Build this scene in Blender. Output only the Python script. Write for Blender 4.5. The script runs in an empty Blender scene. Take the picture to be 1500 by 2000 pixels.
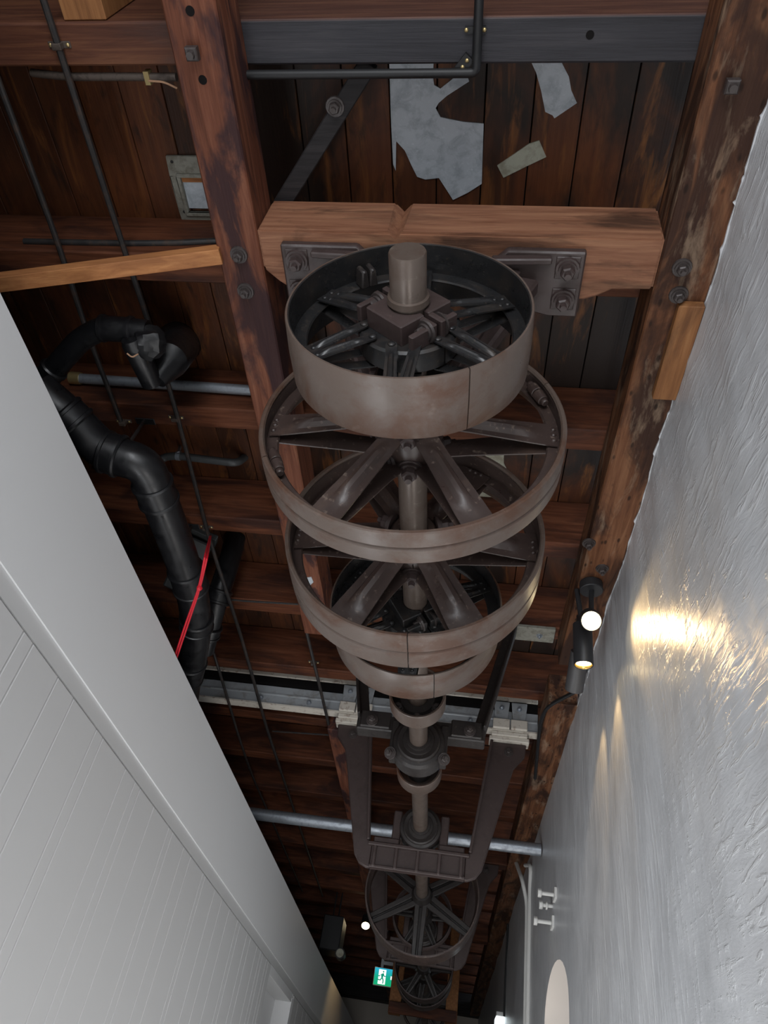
import bpy, bmesh, math, random
from mathutils import Vector, Matrix, Quaternion
random.seed(7)
sc = bpy.context.scene
COL = sc.collection
PI = math.pi
EYE = 1.6          # height of the eye above the floor; the scene is built around the eye and lifted by EYE at the end

# ------------------------------------------------------------------ camera
cam_data = bpy.data.cameras.new('camera')
cam = bpy.data.objects.new('camera', cam_data)
COL.objects.link(cam)
cr = Vector((0.98892808, 0.04526524, 0.14132344))
cu = Vector((-0.07377768, -0.67633075, 0.73289396))
cf = Vector((-0.12875601, 0.73520594, 0.66550291))
cam.matrix_world = Matrix(((cr.x, cu.x, -cf.x, 0), (cr.y, cu.y, -cf.y, 0), (cr.z, cu.z, -cf.z, 0), (0, 0, 0, 1)))
cam_data.sensor_fit = 'VERTICAL'
cam_data.sensor_height = 36.0
cam_data.lens = 1412.945 / 2000 * 36.0
cam_data.clip_start = 0.02
sc.camera = cam

# ------------------------------------------------------------------ world, lights, exposure
w = bpy.data.worlds.new('daylight')
sc.world = w
w.use_nodes = True
w.node_tree.nodes['Background'].inputs[0].default_value = (0.80, 0.90, 1.0, 1)
w.node_tree.nodes['Background'].inputs[1].default_value = 1.2
sc.view_settings.view_transform = 'Standard'
sc.view_settings.look = 'None'
sc.view_settings.gamma = 1.0
sc.view_settings.use_curve_mapping = False
sc.view_settings.exposure = 0.0

def area(name, loc, target, sx, sy, energy, color):
    l = bpy.data.lights.new(name, 'AREA')
    l.shape = 'RECTANGLE'; l.size = sx; l.size_y = sy; l.energy = energy; l.color = color
    o = bpy.data.objects.new(name, l); COL.objects.link(o)
    o.location = loc
    o.rotation_euler = (Vector(target) - Vector(loc)).to_track_quat('-Z', 'Y').to_euler()
    return o
area('daylight_rear_window', (-0.35, -2.9, 0.2), (-0.30, 1.0, 0.95), 1.6, 2.6, 105, (0.95, 0.97, 1.0))
area('daylight_side_window', (0.60, -1.1, 0.55), (-1.25, 1.2, 1.15), 2.0, 1.2, 14, (0.95, 0.98, 1.0))
area('daylight_low_right_fill', (0.60, 3.3, -0.95), (-0.9, 3.3, 0.9), 5.6, 0.9, 70, (1.0, 0.98, 0.96))  # added floor-level fill standing in for unseen windows below the view
area('daylight_low_left_fill', (-1.22, 2.3, -0.75), (0.60, 2.3, 0.75), 3.8, 1.1, 64, (0.94, 0.97, 1.0))  # made-up fill to brighten the plaster wall; no glazed doors exist here

def spot_light(name, loc, target, energy, angle, blend, color, radius):
    l = bpy.data.lights.new(name, 'SPOT')
    l.energy = energy; l.color = color; l.spot_size = angle; l.spot_blend = blend; l.shadow_soft_size = radius
    o = bpy.data.objects.new(name, l); COL.objects.link(o)
    o.location = loc
    o.rotation_euler = (Vector(target) - Vector(loc)).to_track_quat('-Z', 'Y').to_euler()
    return o
WARM = (1.0, 0.66, 0.30)

# ------------------------------------------------------------------ helpers
ORIGIN = {}
class MB:
    """collects shapes, then links them as one mesh object"""
    def __init__(s): s.v = []; s.f = []
    def add(s, vs, fs):
        b = len(s.v); s.v += [Vector(p) for p in vs]; s.f += [[i + b for i in f] for f in fs]; return s
    def box(s, lo, hi):
        x0, y0, z0 = lo; x1, y1, z1 = hi
        return s.add([(x0,y0,z0),(x1,y0,z0),(x1,y1,z0),(x0,y1,z0),(x0,y0,z1),(x1,y0,z1),(x1,y1,z1),(x0,y1,z1)],
                     [(0,3,2,1),(4,5,6,7),(0,1,5,4),(1,2,6,5),(2,3,7,6),(3,0,4,7)])
    def bar(s, p0, p1, wdt, th, side):
        p0 = Vector(p0); p1 = Vector(p1); d = (p1 - p0).normalized()
        sd = Vector(side); sd = (sd - d * sd.dot(d)).normalized(); n = d.cross(sd)
        w0, w1 = wdt if isinstance(wdt, (tuple, list)) else (wdt, wdt)
        vs = []
        for p, ww in ((p0, w0), (p1, w1)):
            for a, b in ((-1,-1),(1,-1),(1,1),(-1,1)): vs.append(p + sd * a * ww / 2 + n * b * th / 2)
        return s.add(vs, [(0,1,2,3),(7,6,5,4),(0,4,5,1),(1,5,6,2),(2,6,7,3),(3,7,4,0)])
    def prism(s, poly, axis, a0, a1):
        n = len(poly)
        def P(q, a):
            return {'x': (a, q[0], q[1]), 'y': (q[0], a, q[1]), 'z': (q[0], q[1], a)}[axis]
        vs = [P(q, a0) for q in poly] + [P(q, a1) for q in poly]
        return s.add(vs, [list(range(n))[::-1], list(range(n, 2*n))] + [(i, (i+1) % n, n + (i+1) % n, n + i) for i in range(n)])
    def cyl(s, p0, p1, r0, r1=None, n=16):
        return s.tube([p0, p1], [r0, r0 if r1 is None else r1], n)
    def tube(s, pts, r, n=10):
        pts = [Vector(p) for p in pts]; m = len(pts)
        rs = r if isinstance(r, (tuple, list)) else [r] * m
        T = []
        for i in range(m):
            a = pts[max(i-1, 0)]; b = pts[min(i+1, m-1)]
            T.append((b - a).normalized() if (b-a).length > 1e-9 else Vector((0,0,1)))
        u = T[0].orthogonal().normalized(); vs = []
        for i in range(m):
            u = (u - T[i] * u.dot(T[i])).normalized(); q = T[i].cross(u)
            for k in range(n):
                a = 2*PI*k/n; vs.append(pts[i] + (u*math.cos(a) + q*math.sin(a)) * rs[i])
        fs = [[k, (k+1) % n, (i+1)*n % (m*n) + (k+1) % n, (i+1)*n + k] if False else [i*n + k, i*n + (k+1) % n, (i+1)*n + (k+1) % n, (i+1)*n + k] for i in range(m-1) for k in range(n)]
        fs.append(list(range(n))[::-1]); fs.append([(m-1)*n + k for k in range(n)])
        return s.add(vs, fs)
    def lathe(s, prof, c=(0,0,0), a0=0.0, a1=2*PI, n=64, M=None, closed=True):
        """prof: (radius, y) loop turned about the Y axis through c"""
        full = abs(a1 - a0 - 2*PI) < 1e-6
        cnt = n if full else n + 1
        m = len(prof); vs = []
        for i in range(cnt):
            a = a0 + (a1 - a0) * i / n
            for (r, y) in prof:
                p = Vector((r*math.cos(a), y, r*math.sin(a)))
                if M is not None: p = M @ p
                vs.append(p + Vector(c))
        fs = []
        for i in range(n):
            j = (i+1) % cnt
            for k in range(m if closed else m-1):
                l = (k+1) % m
                fs.append((i*m+k, i*m+l, j*m+l, j*m+k))
        if not full and closed:
            fs.append(list(range(m))); fs.append([n*m + k for k in range(m)][::-1])
        return s.add(vs, fs)
    def disc_lathe(s, prof, c=(0,0,0), n=32, M=None):
        """solid of revolution: open profile from axis to axis"""
        return s.lathe(prof, c, n=n, M=M, closed=False)
    def dome(s, p, d, r, h, n=10):
        M = Vector((0,1,0)).rotation_difference(Vector(d)).to_matrix()
        return s.disc_lathe([(r, 0), (r*.92, h*.45), (r*.6, h*.85), (0.0005, h)], p, n, M)
    def mesh(s, name, bev=0, seg=1, angle=35):
        me = bpy.data.meshes.new(name)
        bm = bmesh.new()
        vv = [bm.verts.new(p) for p in s.v]
        for f in s.f:
            try: bm.faces.new([vv[i] for i in f])
            except ValueError: pass
        bmesh.ops.remove_doubles(bm, verts=bm.verts, dist=1e-6)
        bmesh.ops.recalc_face_normals(bm, faces=bm.faces)
        if bev:
            es = [e for e in bm.edges if len(e.link_faces) == 2 and e.calc_face_angle(0) > 0.6]
            bmesh.ops.bevel(bm, geom=es, offset=bev, segments=seg, affect='EDGES', clamp_overlap=True)
        big = [f for f in bm.faces if len(f.verts) > 4]
        if big: bmesh.ops.triangulate(bm, faces=big)
        bm.to_mesh(me); bm.free()
        me.polygons.foreach_set('use_smooth', [True] * len(me.polygons))
        me.set_sharp_from_angle(angle=math.radians(angle))
        return me
    def build(s, name, mat, parent=None, bev=0, seg=1, angle=35, centre=True):
        me_off = Vector((0,0,0)); loc = Vector((0,0,0))
        if parent is not None:
            me_off = ORIGIN[parent.name]
        elif centre:
            xs = [p.x for p in s.v]; ys = [p.y for p in s.v]; zs = [p.z for p in s.v]
            me_off = loc = Vector(((min(xs)+max(xs))/2, (min(ys)+max(ys))/2, min(zs)))
        s.v = [p - me_off for p in s.v]
        me = s.mesh(name, bev, seg, angle)
        if mat: me.materials.append(mat)
        o = bpy.data.objects.new(name, me); COL.objects.link(o)
        o.location = loc
        if parent is not None: o.parent = parent
        ORIGIN[o.name] = me_off.copy()
        return o

def inst(name, me, loc, parent, rot=None):
    """a part that shares mesh data; loc in scene space"""
    o = bpy.data.objects.new(name, me); COL.objects.link(o)
    off = ORIGIN[parent.name] if parent is not None else Vector((0,0,0))
    o.location = Vector(loc) - off
    if rot is not None:
        o.rotation_mode = 'QUATERNION'; o.rotation_quaternion = rot
    if parent is not None: o.parent = parent
    ORIGIN[o.name] = Vector(loc)
    return o
def aim(d): return Vector((0,0,1)).rotation_difference(Vector(d).normalized())
def thing(name, label, cat, loc, group=None):
    o = bpy.data.objects.new(name, None); COL.objects.link(o); o.location = loc
    o.empty_display_size = .05
    ORIGIN[o.name] = Vector(loc)
    return tag(o, label, cat, group)
def tag(o, label, cat, group=None):
    o['label'] = label; o['category'] = cat
    if group: o['group'] = group
    return o
def struct(o): o['kind'] = 'structure'; return o
def stuff(o): o['kind'] = 'stuff'; return o

# ------------------------------------------------------------------ materials
class NT:
    def __init__(s, name):
        s.m = bpy.data.materials.new(name); s.m.use_nodes = True
        s.t = s.m.node_tree; s.b = s.t.nodes['Principled BSDF']
    def n(s, typ, **kw):
        o = s.t.nodes.new(typ)
        for k, v in kw.items(): setattr(o, k, v)
        return o
    def l(s, a, b): s.t.links.new(a, b)
    def coord(s, scale, rnd=True, rot=(0,0,0)):
        tc = s.n('ShaderNodeTexCoord'); mp = s.n('ShaderNodeMapping')
        mp.inputs['Scale'].default_value = scale
        mp.inputs['Rotation'].default_value = rot
        if rnd:
            oi = s.n('ShaderNodeObjectInfo'); mu = s.n('ShaderNodeMath', operation='MULTIPLY'); mu.inputs[1].default_value = 61.0
            ad = s.n('ShaderNodeVectorMath', operation='ADD')
            s.l(oi.outputs['Random'], mu.inputs[0]); s.l(tc.outputs['Object'], ad.inputs[0]); s.l(mu.outputs[0], ad.inputs[1])
            s.l(ad.outputs[0], mp.inputs[0])
        else: s.l(tc.outputs['Object'], mp.inputs[0])
        return mp.outputs[0]
    def noise(s, co, scale, detail=5, rough=.6, dist=0):
        o = s.n('ShaderNodeTexNoise'); o.inputs['Scale'].default_value = scale; o.inputs['Detail'].default_value = detail
        o.inputs['Roughness'].default_value = rough; o.inputs['Distortion'].default_value = dist
        s.l(co, o.inputs['Vector']); return o.outputs['Fac']
    def ramp(s, fac, stops):
        o = s.n('ShaderNodeValToRGB'); e = o.color_ramp.elements
        while len(e) < len(stops): e.new(.5)
        for i, (p, c) in enumerate(stops):
            e[i].position = p; e[i].color = (c, c, c, 1) if not isinstance(c, (tuple, list)) else (*c, 1)
        s.l(fac, o.inputs[0]); return o.outputs[0]
    def mix(s, fac, a, b):
        o = s.n('ShaderNodeMix', data_type='RGBA')
        for v, i in ((fac, 0), (a, 6), (b, 7)):
            if isinstance(v, (int, float)): o.inputs[i].default_value = v
            elif isinstance(v, (tuple, list)): o.inputs[i].default_value = (*v, 1)
            else: s.l(v, o.inputs[i])
        return o.outputs[2]
    def mul(s, a, k):
        o = s.n('ShaderNodeMath', operation='MULTIPLY'); s.l(a, o.inputs[0])
        if isinstance(k, (int, float)): o.inputs[1].default_value = k
        else: s.l(k, o.inputs[1])
        return o.outputs[0]
    def bump(s, h, strength, dist):
        o = s.n('ShaderNodeBump'); o.inputs['Strength'].default_value = strength; o.inputs['Distance'].default_value = dist
        s.l(h, o.inputs['Height']); s.l(o.outputs[0], s.b.inputs['Normal']); return o
    def base(s, v):
        if isinstance(v, (tuple, list)): s.b.inputs['Base Color'].default_value = (*v, 1)
        else: s.l(v, s.b.inputs['Base Color'])
    def set(s, rough=.6, metal=0., spec=.5):
        s.b.inputs['Roughness'].default_value = rough; s.b.inputs['Metallic'].default_value = metal
        s.b.inputs['Specular IOR Level'].default_value = spec

def wood(name, axis, dark, base, light, stain_col, stain=(.45, .62), stain_amt=.8, vary=.0, spots=0., rough=.62, bump=.5, pale=None, pale_amt=0.):
    t = NT(name)
    i = 'xyz'.index(axis)
    def sc3(a, c): v = [c, c, c]; v[i] = a; return tuple(v)
    co = t.coord(sc3(.9, 14)); g = t.noise(co, 3.0, 8, .65, .5)
    col = t.ramp(g, [(.28, dark), (.5, base), (.72, light)])
    if vary:
        oi = t.n('ShaderNodeObjectInfo')
        rr = t.ramp(oi.outputs['Random'], [(0, .35), (1, 1.35)])
        mm = t.n('ShaderNodeMix', data_type='RGBA', blend_type='MULTIPLY'); mm.inputs[0].default_value = vary
        t.l(col, mm.inputs[6]); t.l(rr, mm.inputs[7]); col = mm.outputs[2]
    co2 = t.coord(sc3(1.1, 4.0)); s = t.noise(co2, 1.7, 6, .6, .8)
    sm = t.ramp(s, [(stain[0], 0.), (stain[1], 1.)])
    col = t.mix(t.mul(sm, stain_amt), col, stain_col)
    if pale:
        co4 = t.coord(sc3(1.5, 7.0)); p = t.noise(co4, 2.3, 6, .65, .3)
        col = t.mix(t.mul(t.ramp(p, [(.54, 0.), (.66, 1.)]), pale_amt), col, pale)
    if spots:
        co3 = t.coord(sc3(7, 16)); v = t.n('ShaderNodeTexVoronoi'); v.inputs['Scale'].default_value = 1.6; t.l(co3, v.inputs['Vector'])
        col = t.mix(t.mul(t.ramp(v.outputs['Distance'], [(.10, 1.), (.2, 0.)]), spots), col, tuple(q*.25 for q in dark))
    t.base(col); t.set(rough, 0, .22)
    fine = t.noise(t.coord(sc3(3, 90)), 2.0, 4, .6)
    b = t.bump(fine, bump, .0025)
    return t.m

def metal(name, base, alt, rough=.45, metal_=.0, alt_rng=(.5, .66), alt_amt=.8, bump=.25, scale=14, spec=.5, dust=None):
    t = NT(name)
    co = t.coord((1,1,1)); n1 = t.noise(co, scale, 8, .65, .4)
    col = t.mix(t.mul(t.ramp(n1, [(alt_rng[0], 0.), (alt_rng[1], 1.)]), alt_amt), base, alt)
    if dust:
        n3 = t.noise(co, scale*6, 4, .6); col = t.mix(t.mul(t.ramp(n3, [(.60, 0.), (.72, 1.)]), .5), col, dust)
    t.base(col); t.set(rough, metal_, spec)
    n2 = t.noise(co, 120, 4, .6); t.bump(n2, bump, .0012)
    rr = t.ramp(n1, [(.3, max(rough-.1, .05)), (.7, min(rough+.18, 1))]); t.l(rr, t.b.inputs['Roughness'])
    return t.m

def plain(name, col, rough=.5, metal_=0., spec=.5):
    t = NT(name); t.base(col); t.set(rough, metal_, spec); return t.m
def emit(name, col, strength):
    t = NT(name); t.base((0,0,0)); t.b.inputs['Emission Color'].default_value = (*col, 1); t.b.inputs['Emission Strength'].default_value = strength
    return t.m

M = {}
def board_wood():
    t = NT('ceiling_board_wood')
    co = t.coord((14, .8, 14)); g = t.noise(co, 2.2, 7, .6, .6)
    col = t.ramp(g, [(.25, (.066,.018,.006)), (.5, (.094,.028,.009)), (.75, (.130,.043,.013))])
    oi = t.n('ShaderNodeObjectInfo'); rr = t.ramp(oi.outputs['Random'], [(0, .55), (1, 1.25)])
    mm = t.n('ShaderNodeMix', data_type='RGBA', blend_type='MULTIPLY'); mm.inputs[0].default_value = .8
    t.l(col, mm.inputs[6]); t.l(rr, mm.inputs[7]); col = mm.outputs[2]
    ge = t.n('ShaderNodeNewGeometry'); mp = t.n('ShaderNodeMapping'); mp.inputs['Scale'].default_value = (1.5, .75, 1); t.l(ge.outputs['Position'], mp.inputs[0])
    big = t.noise(mp.outputs[0], 1.5, 5, .6, .7)
    spx = t.n('ShaderNodeSeparateXYZ'); t.l(ge.outputs['Position'], spx.inputs[0])
    mr = t.n('ShaderNodeMapRange'); mr.inputs[1].default_value = -1.2; mr.inputs[2].default_value = -.65; mr.inputs[3].default_value = .45; mr.inputs[4].default_value = .93
    t.l(spx.outputs['X'], mr.inputs[0])
    col = t.mix(t.mul(t.ramp(big, [(.40, 0.), (.52, 1.)]), mr.outputs[0]), col, (.011,.007,.005))
    w2 = t.noise(t.coord((9, 1.4, 9)), 1.6, 6, .62, .8)
    col = t.mix(t.mul(t.ramp(w2, [(.56, 0.), (.72, 1.)]), .85), col, (.205,.074,.018))
    w3 = t.noise(t.coord((12, 2.5, 12)), 1.7, 6, .6, .5)
    col = t.mix(t.mul(t.ramp(w3, [(.56, 0.), (.68, 1.)]), .75), col, (.012,.006,.004))
    t.base(col); t.set(.58, 0, .35); t.bump(t.noise(t.coord((80, 3, 80)), 2, 4, .6), .5, .002); return t.m
M['board'] = board_wood()
M['joist'] = wood('joist_wood', 'x', (.048,.015,.007), (.102,.033,.015), (.160,.058,.028), (.024,.010,.008), (.46,.62), .8, vary=.25)
M['joist_dark'] = wood('dark_joist_wood', 'x', (.018,.016,.018), (.030,.027,.030), (.046,.040,.040), (.060,.028,.014), (.60,.72), .5)
M['long_red'] = wood('red_beam_wood', 'y', (.060,.019,.010), (.130,.044,.024), (.21,.085,.048), (.028,.013,.015), (.49,.57), .9)
M['long_old'] = wood('old_beam_wood', 'y', (.045,.016,.007), (.135,.054,.024), (.22,.105,.052), (.026,.011,.007), (.45,.57), .9, spots=.8, pale=(.27,.19,.13), pale_amt=.55)
M['cross'] = wood('crossbeam_wood', 'x', (.135,.052,.026), (.228,.102,.058), (.33,.165,.092), (.045,.023,.015), (.49,.62), .85)
M['orange'] = wood('orange_batten_wood', 'x', (.25,.098,.036), (.37,.155,.058), (.48,.22,.085), (.20,.080,.034), (.50,.70), .6)
M['plank'] = wood('packer_wood', 'y', (.15,.062,.024), (.23,.100,.038), (.31,.15,.062), (.07,.03,.015), (.55,.7), .7)
def half_black():
    t = NT('half_blackened_joist_wood')
    g = t.noise(t.coord((.9, 14, 14)), 3, 8, .65, .5)
    dk = t.ramp(g, [(.28, (.016,.015,.018)), (.5, (.026,.025,.030)), (.72, (.040,.037,.042))])
    br = t.ramp(g, [(.28, (.045,.015,.009)), (.5, (.085,.030,.016)), (.72, (.15,.06,.028))])
    tc = t.n('ShaderNodeTexCoord'); sp = t.n('ShaderNodeSeparateXYZ'); t.l(tc.outputs['Object'], sp.inputs[0])
    e = t.noise(t.coord((1.5, 5, 5), False), 2.0, 4, .6)
    def add(a, b):
        o = t.n('ShaderNodeMath', operation='ADD'); t.l(a, o.inputs[0]); t.l(b, o.inputs[1]); return o.outputs[0]
    fx = t.ramp(add(sp.outputs['X'], t.mul(e, .55)), [(.36, 1.), (.66, 0.)])
    fy = t.ramp(t.mul(sp.outputs['Y'], -10), [(.50, 0.), (.55, .75)])
    col = t.mix(fx, dk, br); col = t.mix(fy, col, br)
    t.base(col); t.set(.6, 0, .35); t.bump(t.noise(t.coord((3, 90, 90)), 2, 4, .6), .5, .0025); return t.m
M['joist_half'] = half_black()
M['black_wood'] = wood('blackened_wood', 'x', (.010,.009,.010), (.020,.018,.019), (.032,.028,.028), (.01,.008,.008), (.5,.7), .6)
M['iron'] = metal('brown_painted_iron', (.048,.032,.028), (.075,.046,.034), .36, .0, (.52,.68), .75, .2, 9, .5, (.26,.20,.16))
M['iron_rim'] = metal('grey_brown_rim_iron', (.100,.074,.061), (.072,.030,.015), .36, .0, (.46,.62), .92, .25, 5, .5, (.15,.11,.09))
M['iron_black'] = metal('black_oiled_iron', (.020,.020,.021), (.040,.030,.024), .30, .25, (.5,.68), .7, .2, 16, .55, (.11,.09,.07))
M['shaft'] = metal('bare_shaft_steel', (.105,.080,.066), (.070,.042,.030), .36, .25, (.5,.68), .7, .2, 10, .5, (.18,.15,.12))
M['cast'] = metal('purple_brown_cast_iron', (.050,.034,.032), (.034,.021,.018), .44, .0, (.5,.66), .8, .3, 10, .45, (.09,.065,.055))
M['cast_dark'] = metal('dark_cast_iron', (.024,.020,.019), (.016,.012,.011), .42, .1, (.5,.66), .8, .3, 12, .5, (.11,.09,.07))
M['bolt'] = metal('bolt_iron', (.052,.042,.040), (.030,.021,.018), .45, .2, (.5,.66), .8, .3, 40, .5)
M['galv'] = metal('galvanised_steel', (.33,.36,.40), (.22,.24,.27), .38, .65, (.48,.66), .8, .1, 30, .5)
M['galv_dull'] = metal('dull_galvanised_sheet', (.33,.35,.37), (.20,.19,.17), .55, .2, (.52,.68), .8, .1, 12, .4)
M['black_pipe'] = metal('black_plastic_pipe', (.006,.006,.007), (.010,.010,.011), .34, .0, (.5,.7), .5, .05, 20, .45)
M['black'] = plain('black_paint', (.010,.010,.011), .5, 0, .4)
M['old_pipe'] = metal('old_brown_conduit', (.085,.066,.055), (.035,.025,.02), .5, .3, (.48,.62), .8, .2, 30)
M['rod'] = metal('sooty_rod', (.022,.020,.020), (.055,.032,.022), .5, .2, (.5,.65), .8, .2, 25)
M['brass'] = plain('brass_screw', (.55,.42,.20), .35, .8)
M['white_metal'] = plain('white_powder_coat', (.62,.62,.60), .5)
M['white_bits'] = metal('peeling_white_paint', (.55,.51,.45), (.20,.13,.09), .6, 0, (.55,.68), .9, .3, 25)
M['dark_grey'] = plain('dark_grey_steel', (.060,.064,.066), .5, .2)
M['red'] = plain('red_cord', (.50,.006,.018), .6)
M['string'] = plain('tan_string', (.30,.17,.10), .8)
M['blue'] = plain('blue_paint', (.018,.060,.26), .4)
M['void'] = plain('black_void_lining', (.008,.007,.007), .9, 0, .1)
M['spot_black'] = plain('black_spotlight_body', (.020,.020,.022), .45)
M['spot_grey'] = plain('charcoal_spotlight_body', (.055,.053,.055), .45)
M['gold'] = plain('gold_reflector', (.75,.50,.15), .25, .9)
M['lamp'] = emit('lit_lamp', (1.0, .80, .45), 22)
M['lamp_small'] = emit('lit_small_lamp', (1.0, .80, .48), 14)
M['tin'] = metal('patchy_white_tin', (.46,.50,.54), (.27,.30,.33), .55, .0, (.46,.64), .75, .4, 16, .4, (.62,.66,.70))
M['tin_old'] = metal('yellowed_tin', (.36,.36,.29), (.20,.18,.13), .6, .0, (.46,.64), .75, .4, 16, .4, (.5,.5,.42))
M['plate_old'] = metal('weathered_grey_plate', (.24,.235,.20), (.13,.115,.09), .6, .1, (.46,.64), .75, .4, 30, .4, (.36,.34,.28))
def painted(name, col, rough, bump, scale=220):
    t = NT(name); t.base(col); t.set(rough, 0, .4)
    t.bump(t.noise(t.coord((1,1,1), False), scale, 3, .6), bump, .0008); return t.m
M['fascia'] = painted('white_fascia_paint', (.62,.625,.63), .5, .15)
M['panel'] = painted('white_panel_paint', (.50,.50,.50), .45, .12)
M['groove'] = painted('groove_highlight_white', (.80,.80,.78), .5, .05)  # whiter than the panels: light caught in the V grooves put into the colour
M['floor'] = painted('pale_floor', (.42,.40,.37), .5, .2, 60)
M['far'] = painted('cream_wall_paint', (.42,.38,.33), .6, .1)
M['reveal'] = painted('warm_white_reveal', (.60,.53,.47), .6, .2)
def plaster():
    t = NT('rough_white_plaster')
    ca = t.coord((1, 1.5, 9.0), False, (math.radians(16), 0, 0)); cb = t.coord((1, 10.0, 1.1), False)
    na = t.noise(ca, 3.6, 5, .58, .8); nb = t.noise(cb, 3.6, 5, .58, .35)
    tc = t.n('ShaderNodeTexCoord'); sp = t.n('ShaderNodeSeparateXYZ'); t.l(tc.outputs['Object'], sp.inputs[0])
    f = t.ramp(t.mul(sp.outputs['Y'], .1), [(.14, 0.), (.26, 1.)])
    h = t.mix(f, na, nb)
    ridge = t.ramp(h, [(.34, .18), (.40, 0.), (.54, .12), (.585, .75), (.64, 1.)])
    und = t.noise(t.coord((1, 1, 1), False), 5.5, 4, .55, .5)
    fine = t.noise(t.coord((1, 1, 1), False), 38, 5, .65)
    hh = t.mix(.28, ridge, und); hh = t.mix(.14, hh, fine)
    col = t.ramp(t.mix(.5, h, und), [(.30, (.46,.47,.485)), (.5, (.56,.57,.59)), (.68, (.63,.64,.655))])
    t.base(col); t.set(.34, 0, .5)
    t.bump(hh, .46, .011)
    return t.m
M['plaster'] = plaster()

# ------------------------------------------------------------------ shared small meshes
def bolt_mesh(name, R, h, mat, square=False, washer=1.75):
    m = MB()
    if washer: m.cyl((0,0,0), (0,0,h*.22), R*washer, R*washer*.95, 14); m.cyl((0,0,h*.2), (0,0,h*.42), R*1.3, R*1.25, 14)
    n = 4 if square else 6
    m.tube([(0,0,h*.3), (0,0,h*.88), (0,0,h)], [R, R, R*.8], n)
    m.cyl((0,0,h*.9), (0,0,h*1.35), R*.5, R*.45, 8)
    me = m.mesh(name); me.materials.append(mat); return me
BOLT = bolt_mesh('bolt', .017, .028, M['bolt'])
BOLT_BIG = bolt_mesh('bolt', .022, .040, M['cast'], False, 1.7)
BOLT_SQ = bolt_mesh('bolt', .023, .032, M['bolt'], True, 0)
BOLT_SMALL = bolt_mesh('bolt', .010, .016, M['galv'])
_m = MB(); _m.dome((0,0,0), (0,0,1), .006, .004, 8); RIVET = _m.mesh('rivet'); RIVET.materials.append(M['iron_black'])
_m = MB(); _m.dome((0,0,0), (0,0,1), .008, .006, 8); RIVET_B = _m.mesh('rivet'); RIVET_B.materials.append(M['iron'])
_m = MB(); _m.dome((0,0,0), (0,0,1), .006, .004, 8); SCREW = _m.mesh('screw'); SCREW.materials.append(M['brass'])
_m = MB(); _m.dome((0,0,0), (0,0,1), .006, .004, 8); SCREW_D = _m.mesh('screw'); SCREW_D.materials.append(M['rod'])

# ================================================================== SETTING
XR = .645      # plaster wall
XP = -1.259     # panelled wall
XF = -1.25     # white fascia above it
YN, YE = -3.2, 15.0
ZF, ZC = -1.6, 2.56
struct(MB().box((-3.0, YN, ZF-.1), (1.1, YE+.2, ZF)).build('floor', M['floor']))

# ceiling of single boards running along the room
ceil = struct(MB().box((-3.0, YN, ZC+.03), (1.1, YE+.2, ZC+.12)).build('ceiling', M['void']))  # black slab added above the boards so no light leaks through their gaps
bx = -.2302 - .1545*18
cuts = [YN, .59 - .705*2, .59+.705, .59+.705*4, .59+.705*7, .59+.705*11, .59+.705*15, YE]
for k in range(26):
    x0 = bx + .1545*k
    if x0 > XR: break
    off = (k * 2) % 3
    ys = [YN] + [.592 + .705*j + .705*off for j in (-2, 1, 4, 8, 12, 16) if .592 + .705*(j+off) < YE-.5] + [YE]
    for a, b in zip(ys[:-1], ys[1:]):
        dz = random.uniform(-.0015, .0015)
        m = MB().box((x0+.0022, a+.001, ZC+dz), (min(x0+.1523, XR+.03), b-.001, ZC+.03))
        m.build('board', M['board'], ceil, bev=.0015)

# plaster wall on the right with an arched window opening
def hnoise(y, z):
    return .0040*math.sin(5.1*y+1.3*math.sin(5*z)) + .0022*math.sin(13.3*y+2.2+9*z) + .0012*math.sin(37*y+1.9*math.sin(11*z+y)) + .0010*math.sin(71*y+9*z)
A0, A1, AZ = 4.44, 5.50, .76       # arch: sides and spring height
AR = (A1-A0)/2
def arch_pts(n=14): return [(A0 + AR - AR*math.cos(PI*i/n), AZ + .27*math.sin(PI*i/n)) for i in range(n+1)]
m = MB()
ys = [YN + (YE-YN)*i/60 for i in range(61)]
ys = sorted(set([round(q, 4) for q in [YN + .5*i for i in range(7)] + [.0 + .03*i for i in range(140)] + [A0, A1] + [6 + .15*i for i in range(60)] + [YE] if not A0 < q < A1]))
zs = [ZF, -1.0, -.5, 0, .2, .35] + [.5+.1*i for i in range(12)] + [1.65+.025*i for i in range(20)]
grid = {}
vs = []; fs = []
def gv(y, z):
    k = (round(y, 4), round(z, 4))
    if k not in grid:
        dy_ = max(A0-y, y-A1, 0); amp = min(1, dy_/.5)
        grid[k] = len(vs); vs.append((XR - .004 - hnoise(y, z)*amp, y, z))
    return grid[k]
for a, b in zip(ys[:-1], ys[1:]):
    if a == A0 and b == A1: continue
    for c, d in zip(zs[:-1], zs[1:]): fs.append((gv(a,c), gv(b,c), gv(b,d), gv(a,d)))
ap = arch_pts()
bot = [gv(A0 if i == 0 else A1, ZF) for i in (0, 1)]
# sill panel, arch surround
SILL = -.4
def wv(y, z):
    vs.append((XR - .004, y, z)); return len(vs)-1
fs.append((wv(A0, ZF), wv(A1, ZF), wv(A1, SILL), wv(A0, SILL)))
for (y0, z0), (y1, z1) in zip(ap[:-1], ap[1:]):
    fs.append((wv(y0, z0), wv(y1, z1), wv(y1, 2.12), wv(y0, 2.12)))
m.add(vs, fs)
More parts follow.
